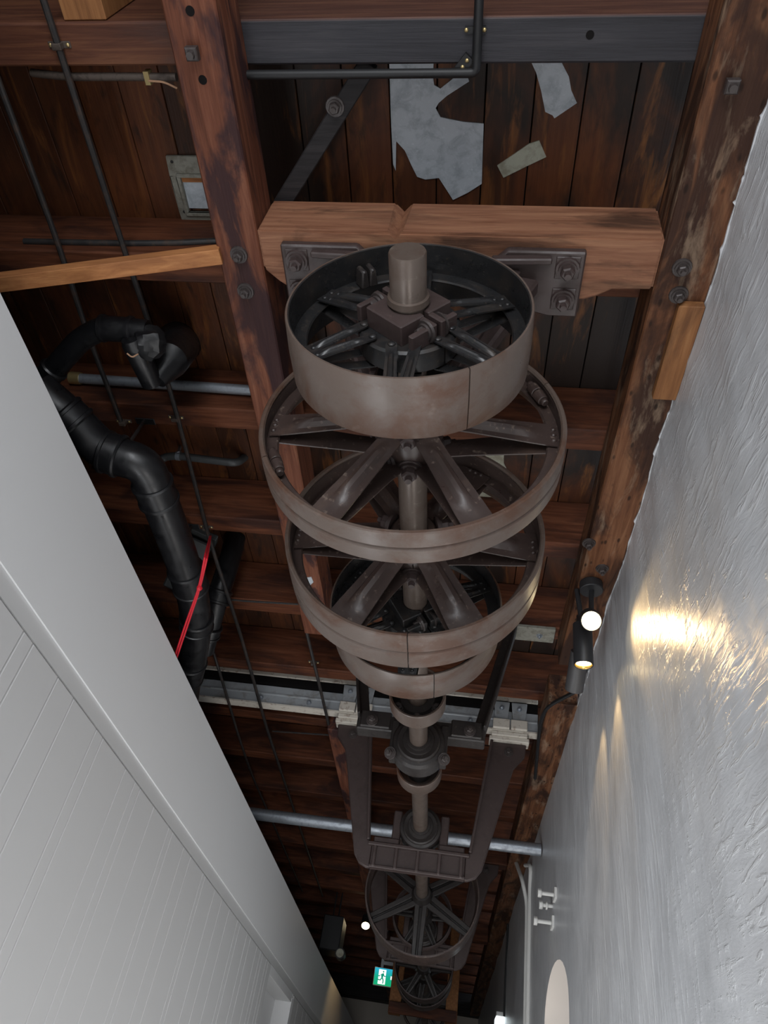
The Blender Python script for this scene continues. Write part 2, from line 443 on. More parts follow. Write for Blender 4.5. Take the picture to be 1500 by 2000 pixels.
# the reveal
DX = .42
outl = [(A0, SILL)] + ap + [(A1, SILL)]
wall_r = struct(m.build('wall_right', M['plaster'], centre=False, angle=60))
random.seed(11)
yy = 0.0; edge = []
while yy < 4.0:
    edge.append((XR-.004-hnoise(yy, 2.09)-random.choice((.001,.001,.002,.004,.004,.007)), yy)); yy += random.choice((.006,.012,.02,.05,.07))
if True:
    MB().prism(edge + [(XR+.004, 4.0), (XR+.004, 0.0)], 'z', 2.0925, 2.0995).build('plaster_edge', M['plaster'], wall_r)
rv = MB()
for (y0, z0), (y1, z1) in zip(outl, outl[1:] + outl[:1]):
    rv.add([(XR-.004, y0, z0), (XR-.004, y1, z1), (XR+DX, y1, z1), (XR+DX, y0, z0)], [(0,1,2,3)])
rv.build('window_reveal', M['reveal'], wall_r)
win = MB()
for y in (A0+.02, (A0+A1)/2, A1-.02): win.box((XR+DX-.06, y-.02, SILL), (XR+DX-.02, y+.02, AZ+.05 if y != (A0+A1)/2 else AZ+.26))
for z in (SILL+.02, .25, .78): win.box((XR+DX-.06, A0, z-.02), (XR+DX-.02, A1, z+.02))
wo = struct(win.build('window_1', M['white_metal'], bev=.003))
gt = NT('window_glass'); gt.base((1,1,1)); gt.set(.02); gt.b.inputs['Transmission Weight'].default_value = 1.0; gt.b.inputs['IOR'].default_value = 1.0
MB().box((XR+DX-.045, A0+.01, SILL), (XR+DX-.04, A1-.01, AZ+.25)).build('pane', gt.m, wo)

# panelled wall on the left, board by board
GR = [-2.473, -2.187, -1.807, -1.541, -1.141, -0.808, -0.399, -0.095, 0.238, 0.456, 0.704, 0.970, 1.236, 1.407, 1.698, 1.763, 1.956, 2.090, 2.309, 2.377, 2.636, 2.760, 2.827, 3.022, 3.263, 3.326, 3.526, 3.661, 3.918, 3.970, 4.204, 4.384, 4.589, 4.833, 4.916, 5.148, 5.267, 5.501, 5.649, 5.735, 5.887, 5.972]
YD0, YD1 = 6.10, 7.25
wl = struct(MB().box((XP-.10, YN, ZF), (XP-.006, YD0, .99)).box((XP-.10, YD1+.04, ZF), (XP-.006, YE, .99)).build('wall_left', M['groove'], centre=False))
def panel_run(gs):
    for a, b in zip(gs[:-1], gs[1:]):
        MB().box((XP-.006, a+.0010, ZF), (XP+.006, b-.0010, .980)).build('board', M['panel'], wl, bev=.0042)
panel_run([YN] + GR + [YD0])
panel_run([YD1 + .08, 7.6, 7.95, 8.2, 8.3, 8.6, 8.9, 9.05, 9.4, 9.7, 10.0, 10.3, 10.8, 11.2, 11.7, 12.2, 12.8, 13.4, 14.2, YE])
# door opening in the panelled wall
dr = MB().box((XP-.14, YD1, ZF), (XP+.006, YD1+.08, .955)).box((XP-.14, YD0, .92), (XP+.003, YD1, .984)).box((XP-.18, YD0, ZF), (XP-.14, YD1+.08, .98))
struct(dr.build('door_1', M['fascia'], bev=.002))
# fascia, soffit and the dark rail on top
struct(MB().box((XF-.024, YN, 1.0435), (XF, YE, 1.503)).build('trim_1', M['fascia']))
struct(MB().box((XP-.05, YN, .986), (XP+.002, YE, 1.0425)).build('trim_2', M['panel']))
struct(MB().box((XF-.075, 1.70, 1.36), (XF-.035, 12.5, 1.545)).build('trim_3', M['dark_grey'], bev=.002))
struct(MB().box((-3.0, YN, 1.30), (XF-.08, YE, 1.34)).build('trim_4', M['void']))  # black sheet added to keep the space behind the fascia in shade
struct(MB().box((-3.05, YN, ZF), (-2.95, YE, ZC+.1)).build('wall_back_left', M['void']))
struct(MB().box((-3.0, YE, ZF), (1.1, YE+.1, ZC+.1)).build('wall_far', M['far']))
struct(MB().box((-3.0, YN-.1, ZF), (-1.2, YN, ZC+.1)).box((.5, YN-.1, ZF), (1.1, YN, ZC+.1)).box((-1.2, YN-.1, 1.3), (.5, YN, ZC+.1)).box((-1.2, YN-.1, ZF), (.5, YN, -1.1)).build('wall_near', M['plaster'], centre=False))
struct(MB().box((-3.0, YE-.30, 2.10), (XR, YE, 2.56)).build('trim_5', M['black_wood'], bev=.006))

# ================================================================== CEILING TIMBERS
LX0, LX1 = -.897, -.752
RX0, RX1 = .482, .6465
ZB, ZJ = 2.10, 2.283
JOISTS = [.647 + .705*k for k in range(-5, 20)]
ORD = ['second', 'third', 'fourth', 'fifth', 'sixth', 'seventh', 'eighth', 'ninth', 'tenth', 'eleventh', 'twelfth', 'thirteenth', 'fourteenth', 'fifteenth', 'sixteenth', 'seventeenth', 'eighteenth', 'nineteenth', 'twentieth']
for i, yf in enumerate(JOISTS):
    k = i - 5
    if k < 0: continue
    if yf > YE - .4: break
    mat = M['joist_half'] if k == 0 else M['joist']
    m = MB().box((-2.95, yf-.112, ZJ), (XR+.02, yf, ZC))
    o = m.build('ceiling_joist', mat, bev=.006)
    if k == 0: lab = 'blackened timber joist across the top with black conduit clipped to it'

    else: lab = 'reddish timber ceiling joist, %s of the row counting from the blackened one at top' % ORD[k-1]
    tag(o, lab, 'beam', 'timber joists carrying the ceiling boards')
    if k == 0:
        hm = MB().cyl((0,0,-.002), (0,0,.004), .011, None, 12); me = hm.mesh('bolt_hole'); me.materials.append(M['void'])
        inst('bolt_hole', me, (0.200, 0.580, 2.284), o)

# lengthways beams
lb = tag(MB().box((LX0, YN, ZB), (LX1, (-0.824, 3.364, 2.100)[1], ZJ)).build('timber_beam', M['long_red'], bev=.005), 'reddish brown lengthways beam left of the pulleys, studded with bolts', 'beam')
lb2 = tag(MB().box((LX0+.005, 4.52, ZB), (LX1+.005, YE-.3, ZJ)).build('timber_beam', M['long_red'], bev=.005), 'dark lengthways beam left of the pulleys, beyond the grey steel channel', 'beam')
rb = tag(MB().box((RX0, YN, ZB), (RX1, (0.521, 3.428, 2.100)[1], ZJ)).build('timber_beam', M['long_old'], bev=.005), 'stained old lengthways beam along the top of the plaster wall', 'beam')
rb2 = tag(MB().box((RX0+.0, (0.519, 3.834, 2.100)[1], ZB-.01), (RX1, YE-.3, ZJ)).build('timber_beam', M['long_old'], bev=.005), 'dark old lengthways beam by plaster wall beyond the spotlights', 'beam')
DN = aim((0,0,-1))
for p, me in (((-0.833, 0.561, 2.100), BOLT_SQ), ((-0.826, 1.135, 2.100), BOLT), ((-0.828, 1.265, 2.100), BOLT)): inst('bolt', me, p, lb, DN)
for p, me in (((0.542, 0.641, 2.100), BOLT_SQ), ((0.548, 1.135, 2.100), BOLT), ((0.560, 1.225, 2.100), BOLT), ((0.565, 2.585, 2.100), BOLT), ((0.481, 2.419, 2.100), BOLT)): inst('bolt', me, p, rb, DN)
_m = MB(); _m.cyl((0,0,-.004), (0,0,.0015), .012, None, 12); HOLE = _m.mesh('bolt_hole'); HOLE.materials.append(M['void'])
for p in ((-0.823, 0.471, 2.100), (-0.827, 0.629, 2.100)): inst('bolt_hole', HOLE, p, lb, DN)

# crossbeam carrying the first hanger, with a worn rope groove
m = MB().prism([(-.752,1.048),(.481,1.048),(.481,1.214),(.36,1.218),(.315,1.244),(.28,1.257),(-.665,1.257),(-.705,1.23),(-.752,1.185)], 'z', ZB, 2.305)
cb = m.build('crossbeam', M['cross'], bev=.008, seg=2)
tag(cb, 'pinkish brown crossbeam between the two lengthways beams, holding the nearest hanger', 'beam')
cut = MB().bar((-0.310, 1.044, 2.334), (-0.319, 1.030, 1.921), .050, .050, (1, 1, 0)).build('cutter', None)
md = cb.modifiers.new('groove', 'BOOLEAN'); md.operation = 'DIFFERENCE'; md.object = cut; md.solver = 'EXACT'
bpy.context.view_layer.update()
dg = bpy.context.evaluated_depsgraph_get()
nm = bpy.data.meshes.new_from_object(cb.evaluated_get(dg))
cb.modifiers.clear(); cb.data = nm
nm.set_sharp_from_angle(angle=math.radians(35))
bpy.data.objects.remove(cut)

# packer plank, batten, brace, blocks
tag(MB().box((.563, 1.245, 2.066), (.641, 1.607, ZB)).build('wooden_packer', M['plank'], bev=.003), 'short orange-brown plank fixed under the beam beside the plaster wall', 'plank')
tag(MB().bar((-.885, 1.135, 2.098), (-1.80, 1.185, 1.905), .052, .040, (0,1,0)).build('wooden_batten', M['orange'], bev=.002), 'bare orange softwood batten sloping from left beam over white bulkhead', 'batten')
br = MB().bar((-0.405, 0.653, 2.335), (-0.733, 1.077, 2.325), .055, .035, (1, .3, 0)).build('timber_brace', M['black_wood'], bev=.003)
tag(br, 'blackened diagonal brace between blackened joist and pinkish crossbeam', 'brace')
inst('bolt', BOLT, (-0.514, 0.766, 2.316), br, DN)
bk = MB().box((-1.285, .40, 2.295), (-1.155, .534, ZC)).build('timber_block', M['plank'], bev=.003)
tag(bk, 'pale stub of timber against the blackened joist at top left', 'block')

# white tin patches and plate on the boards
def patch(pts, mat, label):
    m = MB().prism([(p[0], p[1]) for p in pts], 'z', ZC-.007, ZC-.0017)
    tag(m.build('tin_patch', mat), label, 'patch', 'tin patches nailed under the ceiling boards')
patch([(-0.381, 0.704, 2.555),(-0.241, 0.705, 2.555),(-0.243, 0.759, 2.555),(-0.239, 0.782, 2.555),(-0.219, 0.792, 2.555),(-0.179, 0.763, 2.555),(-0.134, 0.759, 2.555),(-0.129, 0.772, 2.555),(-0.198, 0.813, 2.555),(-0.224, 0.834, 2.555),(-0.234, 0.850, 2.555),(-0.218, 0.877, 2.555),(-0.143, 0.891, 2.555),(-0.076, 0.896, 2.555),(-0.072, 1.091, 2.555),(-0.118, 1.122, 2.555),(-0.170, 1.149, 2.555),(-0.194, 1.113, 2.555),(-0.221, 1.073, 2.555),(-0.268, 1.079, 2.555),(-0.297, 1.070, 2.555),(-0.316, 1.032, 2.555),(-0.338, 0.983, 2.555),(-0.367, 0.952, 2.555),(-0.372, 1.050, 2.555),(-0.380, 1.029, 2.555),(-0.382, 0.900, 2.555)], M['tin'], 'large torn bluish white tin patch under the boards above the crossbeam')
patch([(0.052, 0.707, 2.555),(0.141, 0.707, 2.555),(0.178, 0.760, 2.555),(0.191, 0.799, 2.555),(0.213, 0.834, 2.555),(0.149, 0.879, 2.555),(0.142, 0.870, 2.555),(0.118, 0.860, 2.555),(0.098, 0.799, 2.555),(0.077, 0.748, 2.555)], M['tin'], 'curved pale tin strip hanging below the blackened joist at upper right')
patch([(0.108, 0.947, 2.555),(0.137, 0.999, 2.555),(0.070, 1.033, 2.555),(0.001, 1.069, 2.555),(-0.023, 1.029, 2.555),(0.035, 0.988, 2.555),(0.076, 0.958, 2.555)], M['tin_old'], 'small yellowed oblong tin patch right of the large torn one')
patch([(-0.095, 2.250, 2.555),(0.095, 2.267, 2.555),(0.104, 2.413, 2.555),(0.188, 2.598, 2.555),(0.064, 2.704, 2.555),(-0.030, 2.620, 2.555),(-0.101, 2.415, 2.555)], M['tin_old'], 'greenish grey tin patch on boards seen between the two grooved brown pulleys')
vp = thing('vent_plate', 'weathered grey plate with square window, half hidden by left beam', 'plate', (-1.145, 1.128, 2.555))
a = (-1.201, 1.006, 2.552); b = (-1.203, 1.249, 2.552); c = (-1.167, 1.079, 2.552); d = (-1.161, 1.212, 2.552)
px0 = (a[0]+b[0])/2; px1 = px0 + .26; py0, py1 = a[1], b[1]; hx0 = (c[0]+d[0])/2; hx1 = hx0+.12; hy0, hy1 = c[1], d[1]
MB().box((px0,py0,2.546),(px1,hy0,2.5585)).box((px0,hy1,2.546),(px1,py1,2.5585)).box((px0,hy0,2.546),(hx0,hy1,2.5585)).box((hx1,hy0,2.546),(px1,hy1,2.5585)).build('frame', M['plate_old'], vp, bev=.003)
MB().box((hx0-.012,hy0-.012,2.538),(hx1+.012,hy0,2.548)).box((hx0-.012,hy1,2.538),(hx1+.012,hy1+.012,2.548)).box((hx0-.012,hy0,2.538),(hx0,hy1,2.548)).box((hx1,hy0,2.538),(hx1+.012,hy1,2.548)).build('rim', M['plate_old'], vp, bev=.003)
MB().box((hx0,hy0+.022,2.5565),(hx1,hy1-.012,2.5585)).build('pane', M['tin'], vp)
MB().box((hx0,hy0,2.553),(hx1,hy0+.022,2.5585)).build('lining', M['orange'], vp)
for q in ((px0+.02, py0+.02), (px0+.02, py1-.04)): inst('screw', SCREW_D, (q[0], q[1], 2.546), vp, DN)

# ================================================================== LINE SHAFT
XS, ZS = -.198, 1.5
ROT = lambda th: Quaternion((0,1,0), -th)
sh = thing('line_shaft', 'long grey-brown steel shaft running through every pulley', 'shaft', (XS, .79, ZS))
MB().disc_lathe([(.0005, .791), (.0410, .791), (.0430, .795), (.0430, 3.0), (.0430, 13.5), (.0005, 13.5)], (XS, 0, ZS), 40).build('shaft', M['shaft'], sh)
MB().lathe([(.0425,.898),(.049,.900),(.051,.914),(.0425,.918)], (XS,0,ZS), n=40).build('collar', M['shaft'], sh)

def rim_halves(root, prof, split, mat, n=96, c=None):
    g = .0016 / prof[0][0]
    for s in (0, 1):
        a0 = split + PI*s + g; a1 = split + PI*(s+1) - g
        MB().lathe(prof, c, a0, a1, n//2).build('rim_half', mat, root, angle=30)

def bead_spoke(p0, p1, wdt, th, nrm):
    """a pressed steel spoke: flat strap, rounded ends, raised bead"""
    m = MB(); p0 = Vector(p0); p1 = Vector(p1); d = (p1-p0).normalized(); n = Vector(nrm); sd = n.cross(d).normalized(); n = d.cross(sd)
    L = (p1-p0).length
    st = []
    for f, ww in ((-.05,.55),(-.03,.85),(0,1),(.25,1),(.55,1.1),(.8,1.25),(1.0,1.3)):
        st.append((p0 + d*L*f, ww*wdt/2))
    # section: flat, bead, flat
    def bead(f):
        if f < .14 or f > .82: return 0
        return min(1, (f-.14)/.1, (.82-f)/.14)
    vs = []; fs = []; cols = 7
    fr = [(-.05),(-.03),0,.10,.14,.2,.28,.45,.6,.7,.78,.84,.92,1.0]
    def width(f):
        for (f0, w0), (f1, w1) in zip(((-.05,.5),(-.03,.85),(0,1),(.3,1),(.8,1.25)), ((-.03,.85),(0,1),(.3,1),(.8,1.25),(1.0001,1.3))):
            if f0 <= f <= f1: return (w0 + (w1-w0)*(f-f0)/(f1-f0)) * wdt/2
        return wdt/2
    for f in fr:
        ww = width(f); bh = bead(f) * wdt*.26
        row = []
        for u, hgt in ((-1,0),(-.52,0),(-.3,.75),(0,1),(.3,.75),(.52,0),(1,0)):
            row.append(p0 + d*L*f + sd*u*ww + n*(th + bh*hgt))
        for u in (1, -1): row.append(p0 + d*L*f + sd*u*ww)
        vs += row
    R = 9
    for i in range(len(fr)-1):
        for k in range(R): fs.append((i*R+k, i*R+(k+1)%R, (i+1)*R+(k+1)%R, (i+1)*R+k))
    fs.append(list(range(R))); fs.append([(len(fr)-1)*R+k for k in range(R)])
    m.add(vs, fs); return m

def dark_pulley(Y, R, W, split, label):
    """split steel pulley: thin band, inner ring, six forked spokes in two planes, clamp hub"""
    c = (XS, Y, ZS)
    root = thing('pulley', label, 'pulley', c, 'pulleys on the line shaft')
    t = .0065
    prof = [(R-.002, 0), (R, .004), (R+.002, W*.5), (R, W-.004), (R-.002, W), (R-t, W), (R-t, 0)]
    rim_halves(root, prof, split, M['iron_rim'], 112, c)
    yw = W*.50
    MB().lathe([(R-t+.0005, .0005), (R-t-.003, .002), (R-t-.003, W-.002), (R-t+.0005, W-.0005)], c, n=96).build('rim_lining', M['iron_black'], root)
    MB().lathe([(R-t-.002, yw-.004), (R*.86, yw-.004), (R*.85, yw), (R*.86, yw+.004), (R-t-.002, yw+.004)], c, n=96).build('web_ring', M['iron_black'], root)
    # hub
    hub = []
    for s in (0, 1):
        a0 = split + .28 + PI*s + .02; a1 = split + .28 + PI*(s+1) - .02
        MB().lathe([(.045, yw-.030), (.118, yw-.030), (.124, yw-.024), (.124, yw+.026), (.118, yw+.032), (.045, yw+.032)], c, a0, a1, 28).build('hub_half', M['iron_black'], root)
    for s in (0, 1):
        sg = 1 if s == 0 else -1
        m = MB()
        aa = split + .28
        Mx = Matrix.Rotation(-aa, 3, 'Y')
        def T(x, y, z): return Vector(c) + Mx @ Vector((x, y, z))
        def bx(lo, hi):
            x0,y0,z0 = lo; x1,y1,z1 = hi
            m.add([T(*q) for q in [(x0,y0,z0),(x1,y0,z0),(x1,y1,z0),(x0,y1,z0),(x0,y0,z1),(x1,y0,z1),(x1,y1,z1),(x0,y1,z1)]], [(0,3,2,1),(4,5,6,7),(0,1,5,4),(1,2,6,5),(2,3,7,6),(3,0,4,7)])
        # half of a square clamp with side flanges and ribs
        z0, z1 = (.006, .080) if s == 0 else (-.080, -.006)
        y0 = yw-.082; y1 = yw-.028
        arc = [(.0445*math.cos(PI*q/10), .0445*math.sin(PI*q/10)) for q in range(11)]
        pl = [(x, max(z, .006)) for x, z in arc] + [(-.062, .006), (-.062, .080), (.062, .080), (.062, .006)]
        nb = len(m.v)
        m.add([T(x, y0, sg*z) for x, z in pl] + [T(x, y1, sg*z) for x, z in pl], [list(range(15))[::-1], list(range(15, 30))] + [(q, (q+1) % 15, 15+(q+1) % 15, 15+q) for q in range(15)])
        zf0, zf1 = (.006, .022) if s == 0 else (-.022, -.006)
        for q0, q1 in ((-.105, -.058), (.058, .105)): bx((q0, y0+.004, zf0), (q1, y1, zf1))
        for xx in (-.100, .084): bx((xx, y0+.010, z0 if s else zf0), (xx+.016, y1, z1*.8 if s == 0 else zf1))
        m.build('clamp_half', M['iron_black'] if Y > 1.5 else M['cast'], root, bev=.003)
        for xx in (-.084, .084):
            inst('bolt', BOLT, T(xx, (y0+y1)/2, sg*.020), root, aim(Mx @ Vector((0,0,sg))))
    # spokes
    ms = []
    for side in (-1, 1):
        for s in (-1, 1):
            th = math.radians(15)*s; e = math.radians(2.6)*s
            ro, ri = R*.93, .108
            p0 = (ri*math.cos(th), yw + side*.036, ri*math.sin(th)); p1 = (ro*math.cos(e), yw + side*.012, ro*math.sin(e))
            mm = bead_spoke(p0, p1, .027, .004, (0, side, 0))
            mm.dome((p0[0], p0[1]+side*.004, p0[2]), (0,side,0), .010, .005, 10)
            pe = Vector(p0).lerp(Vector(p1), .93); mm.dome((pe.x, pe.y+side*.004, pe.z), (0,side,0), .007, .004, 8)
            pe = Vector(p0).lerp(Vector(p1), .80); mm.dome((pe.x, pe.y+side*.004, pe.z), (0,side,0), .007, .004, 8)
            me = mm.mesh('spoke'); me.materials.append(M['iron_black']); ms.append(me)
    for k in range(6):
        th = math.radians(30 + 60*k)
        for me in ms: inst('spoke', me, c, root, ROT(th))
    # rim joint lug opposite the visible seam
    for a in (split + PI,):
        for da in (-.05, .05):
            d = Vector((math.cos(a+da), 0, math.sin(a+da)))
            MB().bar(Vector(c) + d*(R-t-.034) + Vector((0, W*.18, 0)), Vector(c) + d*(R-t-.034) + Vector((0, W*.47, 0)), (.014,.024), .040, (-d.z, 0, d.x)).build('rim_lug', M['cast_dark'], root, bev=.004)
    return root

def brown_pulley(Y, R, W, split, label, wide=.066):
    """split pulley with two banded rims and six wide pressed spokes"""
    c = (XS, Y, ZS)
    root = thing('pulley', label, 'pulley', c, 'pulleys on the line shaft')
    t = .010; h = W/2; g = .0035
    prof = [(R-.004, 0), (R-.0005, .003), (R, .010), (R+.001, h-g-.004), (R-.004, h-g), (R-.0075, h), (R-.004, h+g), (R+.001, h+g+.004), (R, W-.010), (R-.0005, W-.003), (R-.004, W), (R-.012, W), (R-.016, W-.006), (R-t-.001, W-.014), (R-t-.001, .014), (R-.016, .006), (R-.012, 0)]
    rim_halves(root, prof, split, M['iron_rim'], 128, c)
    MB().lathe([(R-t, h-.004), (R*.895, h-.006), (R*.885, h), (R*.895, h+.006), (R-t, h+.004)], c, n=112).build('web_ring', M['iron'], root)
    MB().lathe([(R-t-.0015, .016), (R-t-.004, .018), (R-t-.004, W-.018), (R-t-.0015, W-.016)], c, n=112).build('rim_lining', M['iron'], root)
    for s in (0, 1):
        MB().lathe([(.045, h-.072), (.066, h-.072), (.074, h-.064), (.080, h-.03), (.088, h), (.080, h+.03), (.074, h+.085), (.066, h+.095), (.045, h+.095)], c, split+PI*s+.02, split+PI*(s+1)-.02, 24).build('hub_half', M['iron'], root)
    ms = []
    for side in (-1, 1):
        p0 = (.070, h + side*.052, 0); p1 = (R*.945, h + side*.009, 0)
        mm = bead_spoke(p0, p1, wide, .004, (0, side, 0))
        me = mm.mesh('spoke'); me.materials.append(M['iron']); ms.append(me)
    for k in range(6):
        th = math.radians(60*k + 2)
        for me in ms: inst('spoke', me, c, root, ROT(th))
        for q in (-.022, 0, .022):
            rr = R*.925
            inst('rivet', RIVET_B, (XS + rr*math.cos(th) - q*math.sin(th), Y+h-.014, ZS + rr*math.sin(th) + q*math.cos(th)), root, aim((0,-1,0)))
    for k in range(4):
        th = math.radians((218, 20, 160, 272)[k])
        d = Vector((math.cos(th), 0, math.sin(th)))
        for yy in (-.06, .06):
            inst('bolt', BOLT_BIG, Vector(c) + d*.074 + Vector((0, h+yy, 0)), root, aim(d))
    for a in (split, split + PI):
        for s in (-1, 1):
            d = Vector((math.cos(a), 0, math.sin(a))); tn = Vector((-d.z, 0, d.x))
            p = Vector(c) + d*(R-t-.024)
            for yy in (h-.028,):
                MB().cyl(p + tn*s*.002 + Vector((0,yy,0)), p + tn*s*.036 + Vector((0,yy,0)), .017, .015, 14).cyl(p + tn*s*.036 + Vector((0,yy,0)), p + tn*s*.050 + Vector((0,yy,0)), .012, .011, 6).build('rim_lug', M['iron'], root, bev=.002)
    return root

def ridge_pulley(Y, R, W, label, n_sp=6, rot=30, mat=None, rim=None, hubr=.075):
    """cast pulley with plain rim and channelled spokes"""
    c = (XS, Y, ZS); mat = mat or M['cast_dark']; rim = rim or M['iron']
    root = thing('pulley', label, 'pulley', c, 'pulleys on the line shaft')
    t = .012; h = W*.42
    MB().lathe([(R-.003, 0), (R, .004), (R+.003, W/2), (R, W-.004), (R-.003, W), (R-t, W), (R-t-.006, h+.02), (R-t-.014, h+.004), (R-t-.014, h-.004), (R-t-.006, h-.02), (R-t, 0)], c, n=112).build('rim', rim, root)
    MB().lathe([(.0442, h-.10), (hubr*.8, h-.10), (hubr, h-.05), (hubr*1.1, h), (hubr, h+.05), (hubr*.8, h+.08), (.0442, h+.08)], c, n=40).build('hub', mat, root)
    m = MB(); L = R - t - .004
    w0, w1 = .085*R/.41, .062*R/.41
    for s in (-1, 1):
        m.bar((hubr*.7, h-.022, s*w0*.33), (L, h-.012, s*w1*.33), (.036*R/.41, .030*R/.41), .030*R/.41, (0,0,1))
    m.bar((hubr*.7, h+.004, 0), (L, h+.004, 0), (w0*1.02, w1*1.02), .012, (0,0,1))
    me = m.mesh('spoke', bev=.004); me.materials.append(mat)
    for k in range(n_sp): inst('spoke', me, c, root, ROT(math.radians(rot + 360/n_sp*k)))
    return root

dark_pulley(.920, .2925, .168, math.radians(-57), 'nearest pulley, smooth grey-brown band with visible seam and black forked spokes')
brown_pulley(1.272, .4145, .112, math.radians(27), 'largest grooved pulley, brown spokes, right behind the nearest pulley')
brown_pulley(1.716, .409, .168, math.radians(-86), 'second grooved brown pulley, seam at its bottom, in front of black-spoked one', .085)
dark_pulley(2.112, .306, .156, math.radians(-72), 'smaller black-spoked pulley just behind the second grooved brown pulley')
ridge_pulley(5.682, .412, .26, 'six-spoked dark cast pulley with ridged spokes, below the U-shaped hanger', 6, 30)
ridge_pulley(6.30, .235, .10, 'small dark pulley seen through the spokes of the ridged cast pulley', 6, 0, M['cast_dark'], M['cast'])
ridge_pulley(8.128, .285, .21, 'far dark pulley beside exit sign, front one of a touching pair', 6, 0, M['cast_dark'], M['cast'])
ridge_pulley(8.55, .285, .20, 'far dark pulley beside exit sign, rear one of a touching pair', 6, 25, M['cast_dark'], M['cast'])
ridge_pulley(10.4, .27, .16, 'farthest dark pulley at the very bottom edge, beyond the boxy hanging frame', 6, 10, M['cast_dark'], M['cast'])

# couplings: flanged cup and small blue-lined cup
cp = thing('shaft_coupling', 'flanged grey coupling cup with bolt heads inside, behind the black-spoked pulley', 'coupling', (XS, 2.77, ZS))
MB().lathe([(.118, 0), (.121, .004), (.121, .096), (.118, .10), (.05, .10), (.05, .085), (.108, .085), (.110, .004)], (XS, 2.768, ZS), n=64).build('flange', M['iron_rim'], cp)
MB().lathe([(.0442, .05), (.074, .05), (.082, .06), (.109, .075), (.109, .088), (.0442, .088)], (XS, 2.768, ZS), n=48).build('inner_disc', M['cast_dark'], cp)
for k in range(6):
    a = math.radians(60*k+35); inst('bolt', BOLT, (XS+.092*math.cos(a), 2.768+.066, ZS+.092*math.sin(a)), cp, aim((0,-1,0)))
cp2 = thing('shaft_coupling', 'small grey coupling cup with bright blue paint inside, between two bearings', 'coupling', (XS, 3.52, ZS))
MB().lathe([(.110, 0), (.113, .004), (.113, .10), (.109, .106), (.05, .106), (.05, .092), (.100, .092), (.102, .004)], (XS, 3.505, ZS), n=64).build('flange', M['iron_rim'], cp2)
MB().lathe([(.103, .035), (.1035, .09), (.0985, .0915), (.0985, .037)], (XS, 3.505, ZS), n=48).build('blue_lining', M['blue'], cp2)
MB().lathe([(.0442, -.03), (.062, -.03), (.066, .06), (.05, .092), (.0442, .092)], (XS, 3.505, ZS), n=36).build('sleeve', M['cast_dark'], cp2)

# ================================================================== HANGERS
def bearing(root, Y, mat, r=.125, d=.13):
    MB().lathe([(.0442, -.05), (.056, -.05), (.058, -.036), (.072, -.036), (.075, -.030), (.095, -.034), (.102, -.028), (.104, -.015), (.118, -.012), (r, .0), (r, d-.01), (r-.008, d), (.0442, d)], (XS, Y, ZS), n=48).build('bearing_ring', mat, root, angle=28)

# nearest hanger, behind the first pulley
hg = thing('shaft_hanger', 'nearest purple-brown iron hanger bolted under the pinkish crossbeam', 'hanger', (XS, 1.18, ZB))
for sgn, (x0, x1) in ((-1, (-.675, -.43)), (1, (.03, .262))):
    ya, yb = 1.082, 1.300
    xin = x1 if sgn < 0 else x0; xo = x0 if sgn < 0 else x1
    fp = MB().prism([(xo, ya), (xin, ya), (xin - sgn*.05, ya+.05), (xin - sgn*.05, yb-.05), (xo - sgn*.09, yb), (xo, yb)], 'z', ZB-.030, ZB).build('foot_plate', M['cast'], hg, bev=.005)
    # cheek rib and arm
    MB().bar((xo - sgn*.10, 1.105, ZB-.034), (xin - sgn*.045, 1.10, ZB-.055), .03, .02, (0,0,1)).build('rib', M['cast'], hg, bev=.004)
    MB().bar((xin - sgn*(-.03) , 1.18, ZB-.038), (XS + sgn*.095, 1.18, ZS+.02), (.15, .075), .050, (1,0,0)).build('arm', M['cast'], hg, bev=.008)
    MB().bar((xin - sgn*(-.03) , 1.18, ZB-.038), (XS + sgn*.095, 1.18, ZS+.02), (.03, .03), .085, (1,0,0)).build('rib', M['cast'], hg, bev=.004)
    xb = xo - sgn*.050
    for yy in (1.131, 1.236):
        MB().box((xb-.036, yy-.036, ZB-.034), (xb+.036, yy+.036, ZB-.029)).build('boss', M['cast'], hg, bev=.002)
        inst('bolt', BOLT_BIG, (xb, yy, ZB-.034), hg, DN)
MB().lathe([(.0442,-.05),(.085,-.05),(.095,-.04),(.095,.04),(.085,.05),(.0442,.05)], (XS,1.175,ZS), n=40).build('bearing', M['cast_dark'], hg)

# middle hanger with splayed legs
hm = thing('shaft_hanger', 'dark splayed-leg hanger with round bearing, just above the grey steel channel', 'hanger', (XS, 3.31, ZJ))
for sgn in (-1, 1):
    MB().bar((XS+sgn*.425, 3.40, 2.262), (XS+sgn*.28, 3.315, 1.60), .060, .05, (1,0,0)).bar((XS+sgn*.448, 3.37, 2.262), (XS+sgn*.303, 3.275, 1.60), .014, .085, (1,0,0)).build('leg', M['cast_dark'], hm, bev=.005)
    MB().box((XS+sgn*.53-.13, 3.345, 2.262), (XS+sgn*.53+.13, 3.475, ZJ)).build('foot_plate', M['plate_old'], hm, bev=.003)
    inst('bolt', BOLT_SMALL, (XS+sgn*.58, 3.41, 2.262), hm, DN)
MB().box((XS-.31, 3.27, 1.545), (XS+.31, 3.36, 1.625)).build('cross_bar', M['cast_dark'], hm, bev=.006)
